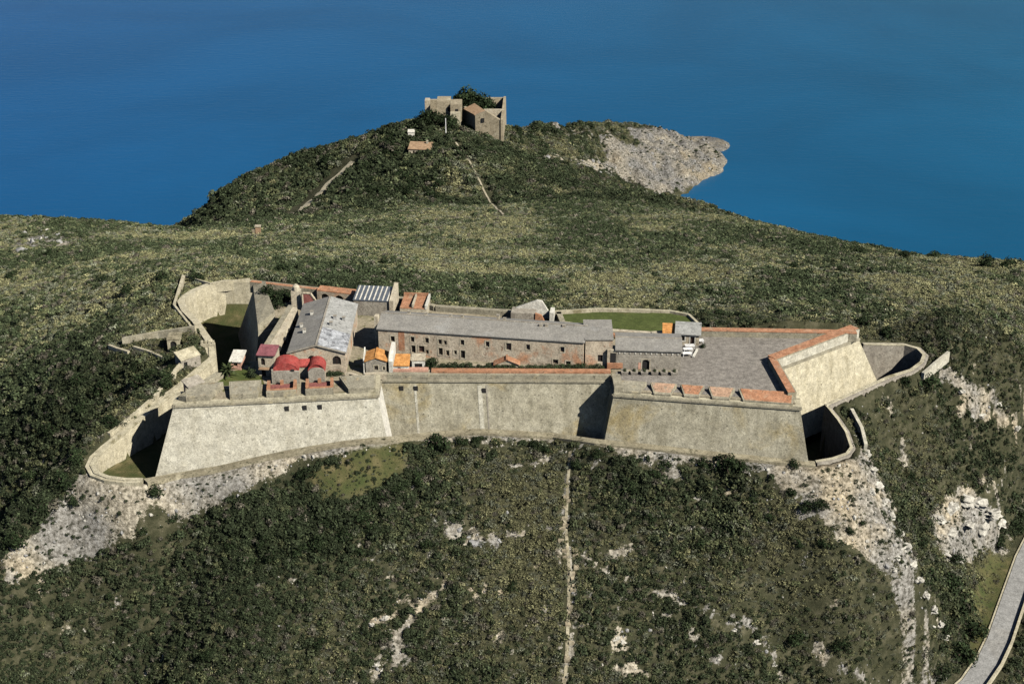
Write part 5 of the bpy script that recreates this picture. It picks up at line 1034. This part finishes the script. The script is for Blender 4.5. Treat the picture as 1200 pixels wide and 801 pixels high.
shrubs([(1110, 690, 3.9), (1122, 715, 3.9), (1135, 745, 4.1000000000000005), (1105, 745, 2.6), (1125, 775, 4.1000000000000005), (1100, 790, 2.6), (1090, 680, 2.4), (1075, 640, 2.2), (1062, 610, 2.0), (1050, 580, 1.8), (1118, 660, 2.4), (1170, 640, 2.6), (1188, 625, 2.8), (1195, 605, 2.6), (1060, 452, 2.2), (1065, 560, 1.8)], 'dark tree in the gully beside the road', 'trees in the road gully', 'gully_tree', 'tree')
shrubs([(95, 450, 2.6), (120, 462, 3.0), (140, 445, 2.6), (165, 455, 3.0), (180, 445, 2.6), (195, 452, 3.0), (160, 435, 2.2), (100, 480, 2.4), (70, 470, 2.4), (60, 510, 2.6), (90, 540, 2.6), (75, 570, 2.8), (50, 600, 2.8), (20, 640, 2.8), (40, 560, 2.4), (20, 590, 2.6), (130, 500, 2.2), (200, 436, 1.8), (85, 590, 2.0)], 'dark evergreen tree on the shaded left hillside', 'trees on the left hillside', 'evergreen_tree', 'tree')
shrubs([(1005, 298, 3.0), (1060, 303, 3.0), (1095, 302, 2.4), (1155, 312, 3.4), (1180, 314, 3.0), (985, 320, 2.2), (930, 315, 2.4), (150, 345, 2.6), (230, 330, 2.4), (190, 328, 2.4), (120, 330, 2.2), (330, 318, 2.2), (560, 340, 2.2), (760, 362, 1.6), (800, 366, 1.6), (840, 370, 1.8), (870, 372, 1.8), (1010, 385, 2.6), (1040, 395, 2.4), (1030, 380, 2.2), (15, 325, 2.4), (60, 300, 2.2), (640, 310, 2.0), (700, 320, 2.0), (450, 310, 2.0)], 'dark bush standing out of the heath behind the fort', 'bushes on the heath')
def planted(lst, label, group, z, mat, name='shrub', cat='shrub'):
    for u, v, r in lst: p_ = W(u, v, z); tree(name, label, cat, group, tuple(p_), r, None, mat)
planted([(318, 351, 3.2), (326, 354, 2.8), (334, 350, 2.4), (324, 361, 2.2), (341, 352, 2.0)], 'dark tree inside the narrow rear bastion', 'trees in the rear bastion', ZT, None, 'evergreen_tree', 'tree')
planted([(295, 441, 1.5)], 'round green bush on the garden grass beside the maroon roof', None, ZT, 'hedge_leaf'); planted([(262, 441, 1.1)], 'small bush beside the palm in the garden', None, ZT, 'hedge_leaf')
planted([(386, 440, 1.0), (390, 440, 1.0), (394, 440, 1.0), (398, 439.5, 1.0)], 'hedge bush in front of the hall window', 'hedge before the hall', ZT, 'hedge_leaf')
planted([(506, 431, 2.3)], 'largest dark bush at the end of the barracks hedge', None, ZT, 'evergreen_leaf')
planted([(u, 432.8, r * 1.3) for u, r in ((519, 1.1), (527, 1.1), (534, 1.2), (542, 1.0), (550, 1.1), (561, 0.9), (572, 0.95), (582, 0.8), (590, 0.9), (600, 0.9), (610, 0.7), (620, 0.9), (627, 1.0), (635, 1.0), (643, 1.0), (651, 1.0), (659, 1.0), (667, 1.0), (675, 1.0), (682, 1.0), (692, 0.9), (701, 1.0))], 'clipped hedge bush before the long barracks', 'hedge along the barracks', ZT, 'hedge_leaf')
planted([(824, 407, 0.9)], 'dark bush beside the white tables', None, ZT, 'evergreen_leaf')
for t_ in planters:
    me_ = TP[0][0]; o = bpy.data.objects.new('bush', me_); COL.objects.link(o); o.parent = t_; o.location = (0, 0, 0.45); o.scale = (0.62, 0.62, 0.7); o.material_slots[0].link = 'OBJECT'; o.material_slots[0].material = MATS['hedge_leaf']
# far headland trees
q = random.Random(12)
okp = lambda L_: [t for t in L_ if not (470 < t[0] < 514 and 158 < t[1] < 192) and float(dline(np.array([t[0]]), np.array([t[1]]), [(346, 254), (413, 190)])[0]) > 14 and float(dline(np.array([t[0]]), np.array([t[1]]), [(534, 167), (562, 212), (590, 252)])[0]) > 8 and not (515 < t[0] < 531 and t[1] > 150)]
shrubs(okp([(q.uniform(455, 535), q.uniform(140, 175), q.uniform(2.4, 4.2)) for i in range(26)] + [(q.uniform(560, 640), q.uniform(165, 185), q.uniform(2.0, 3.4)) for i in range(12)] + [(q.uniform(595, 640), q.uniform(146, 165), q.uniform(2, 3.2)) for i in range(10)]), 'dark tree near the ruined fort on the headland', 'trees around the ruined fort', 'evergreen_tree', 'tree')
shrubs(okp([(q.uniform(380, 520), q.uniform(180, 235), q.uniform(2.2, 4.0)) for i in range(70)]), 'dark rounded tree on the near slope of the headland', 'trees on the headland slope', 'evergreen_tree', 'tree')
for i in range(16):
    p_ = fpt(q.uniform(538, 582), 124, q.uniform(718, 732)); tree('evergreen_tree', 'tree filling the court of the ruined fort', 'tree', 'trees in the ruined court', (p_.x, p_.y, FZ + 12), q.uniform(6.3, 7.6), 3 + i % 2)
for u, y_ in ((496, 708), (499, 712), (503, 705), (507, 708), (511, 704), (515, 706), (519, 705), (524, 703), (493, 704), (530, 702)): p_ = fpt(u, 135, y_); tree('evergreen_tree', 'tree at the left corner of the ruined fort', 'tree', 'trees by the ruined corner', (p_.x, p_.y, float(hgt(p_.x, p_.y))), q.uniform(4, 5.5), 3)
# palm
p_ = W(268, 441, ZT); pt = thing('palm_tree', 'stubby palm with spreading fronds in the fort garden', 'palm', tuple(p_))
MB().tube((0, 0, -0.2), (0.05, 0, 1.5), 0.32, 0.26, 8).build('trunk', 'bark', pt)
b = MB()
for i in range(26):
    a = i * 2.4; el = 0.15 + 1.15 * (i / 26); L_ = 2.3; pv_ = Vector((0, 0, 1.5)); prev = None
    for s_ in range(6):
        t_ = s_ / 5; rr_ = L_ * t_ * math.cos(el * (1 - 0.25 * t_)); zz = 1.5 + L_ * t_ * math.sin(el) - 1.5 * t_ * t_ * (1.2 - el * 0.6); wv = 0.26 * math.sin(math.pi * (0.12 + 0.85 * t_))
        cx, cy = rr_ * math.cos(a), rr_ * math.sin(a); cur = ((cx - wv * math.sin(a), cy + wv * math.cos(a), zz - wv * 0.4), (cx, cy, zz), (cx + wv * math.sin(a), cy - wv * math.cos(a), zz - wv * 0.4))
        if prev: b.add(list(prev) + list(cur), [(0, 1, 4, 3), (1, 2, 5, 4)])
        prev = cur
b.build('fronds', 'palm_leaf', pt)
# rock outcrops that break through the scrub
def outcrop(u, v, r, label, group=None, mat='rock', flatz=0.6, seed=[0]):
    g_ = ground(u, v)
    if not g_: return
    seed[0] += 1; q_ = random.Random(500 + seed[0]); bm = bmesh.new(); bmesh.ops.create_icosphere(bm, subdivisions=3, radius=1)
    off = Vector((q_.uniform(0, 50), q_.uniform(0, 50), q_.uniform(0, 50)))
    from mathutils import noise as mn
    for vt in bm.verts:
        n_ = mn.fractal(vt.co * 1.3 + off, 1.0, 2.0, 4); c_ = mn.cell(vt.co * 1.6 + off)
        vt.co = Vector((vt.co.x * 1.15, vt.co.y * 0.9, vt.co.z * flatz)) * (0.85 + 0.34 * n_ + 0.22 * (c_ - 0.5))
    me_ = bpy.data.meshes.new('rock_outcrop'); bm.to_mesh(me_); bm.free(); me_.materials.append(MATS[mat])
    o = bpy.data.objects.new('rock_outcrop', me_); COL.objects.link(o); o.location = (g_.x, g_.y, g_.z - 0.25 * r); o.scale = (r, r, r); o.rotation_euler = (q_.uniform(-0.3, 0.3), q_.uniform(-0.3, 0.3), q_.uniform(0, 6.28)); tag(o, label, 'rock', group)
for u, v, r in ((1006, 512, 1.3), (1014, 530, 1.6), (1021, 548, 1.4), (1027, 566, 1.7), (1035, 585, 1.4), (1043, 603, 1.6), (1052, 622, 1.5), (1060, 640, 1.7), (1068, 658, 1.4), (1076, 676, 1.6), (1084, 694, 1.3), (1092, 712, 1.5), (1100, 729, 1.3), (1107, 745, 1.2), (1020, 575, 1.2), (1038, 620, 1.0), (1050, 650, 1.1)):
    outcrop(u, v, r, 'pale jagged rock on the crest running down from the right ditch', 'rocks along the crest')
for u, v, r in ((1100, 605, 2.2), (1112, 592, 2.6), (1128, 582, 3.0), (1146, 585, 2.8), (1160, 598, 3.2), (1150, 615, 2.6), (1130, 612, 2.6), (1112, 622, 2.2), (1105, 645, 2.0), (1122, 652, 2.2), (1172, 610, 2.2)):
    outcrop(u, v, r, 'pale limestone outcrop above the grass verge of the road', 'outcrops above the road', flatz=0.5)
for u, v, r in ((535, 618, 1.3), (548, 624, 1.7), (560, 632, 2.0), (572, 638, 1.6), (588, 630, 1.3), (515, 615, 0.9)):
    outcrop(u, v, r, 'low grey slab breaking through the middle of the front slope', 'slabs on the front slope', 'rock_grey', 0.4)
for u, v, r in ((425, 738, 1.2), (436, 730, 1.0), (452, 722, 1.1), (440, 775, 1.3), (455, 768, 1.1), (720, 745, 1.2), (728, 750, 0.9), (860, 735, 1.0), (885, 750, 1.1), (905, 775, 1.2), (745, 680, 0.9), (715, 668, 0.9), (1150, 485, 1.4), (1170, 470, 1.2), (1125, 455, 1.4), (1190, 500, 1.3)):
    outcrop(u, v, r, 'small pale rock showing among the scrub', 'small rocks among scrub', flatz=0.5)
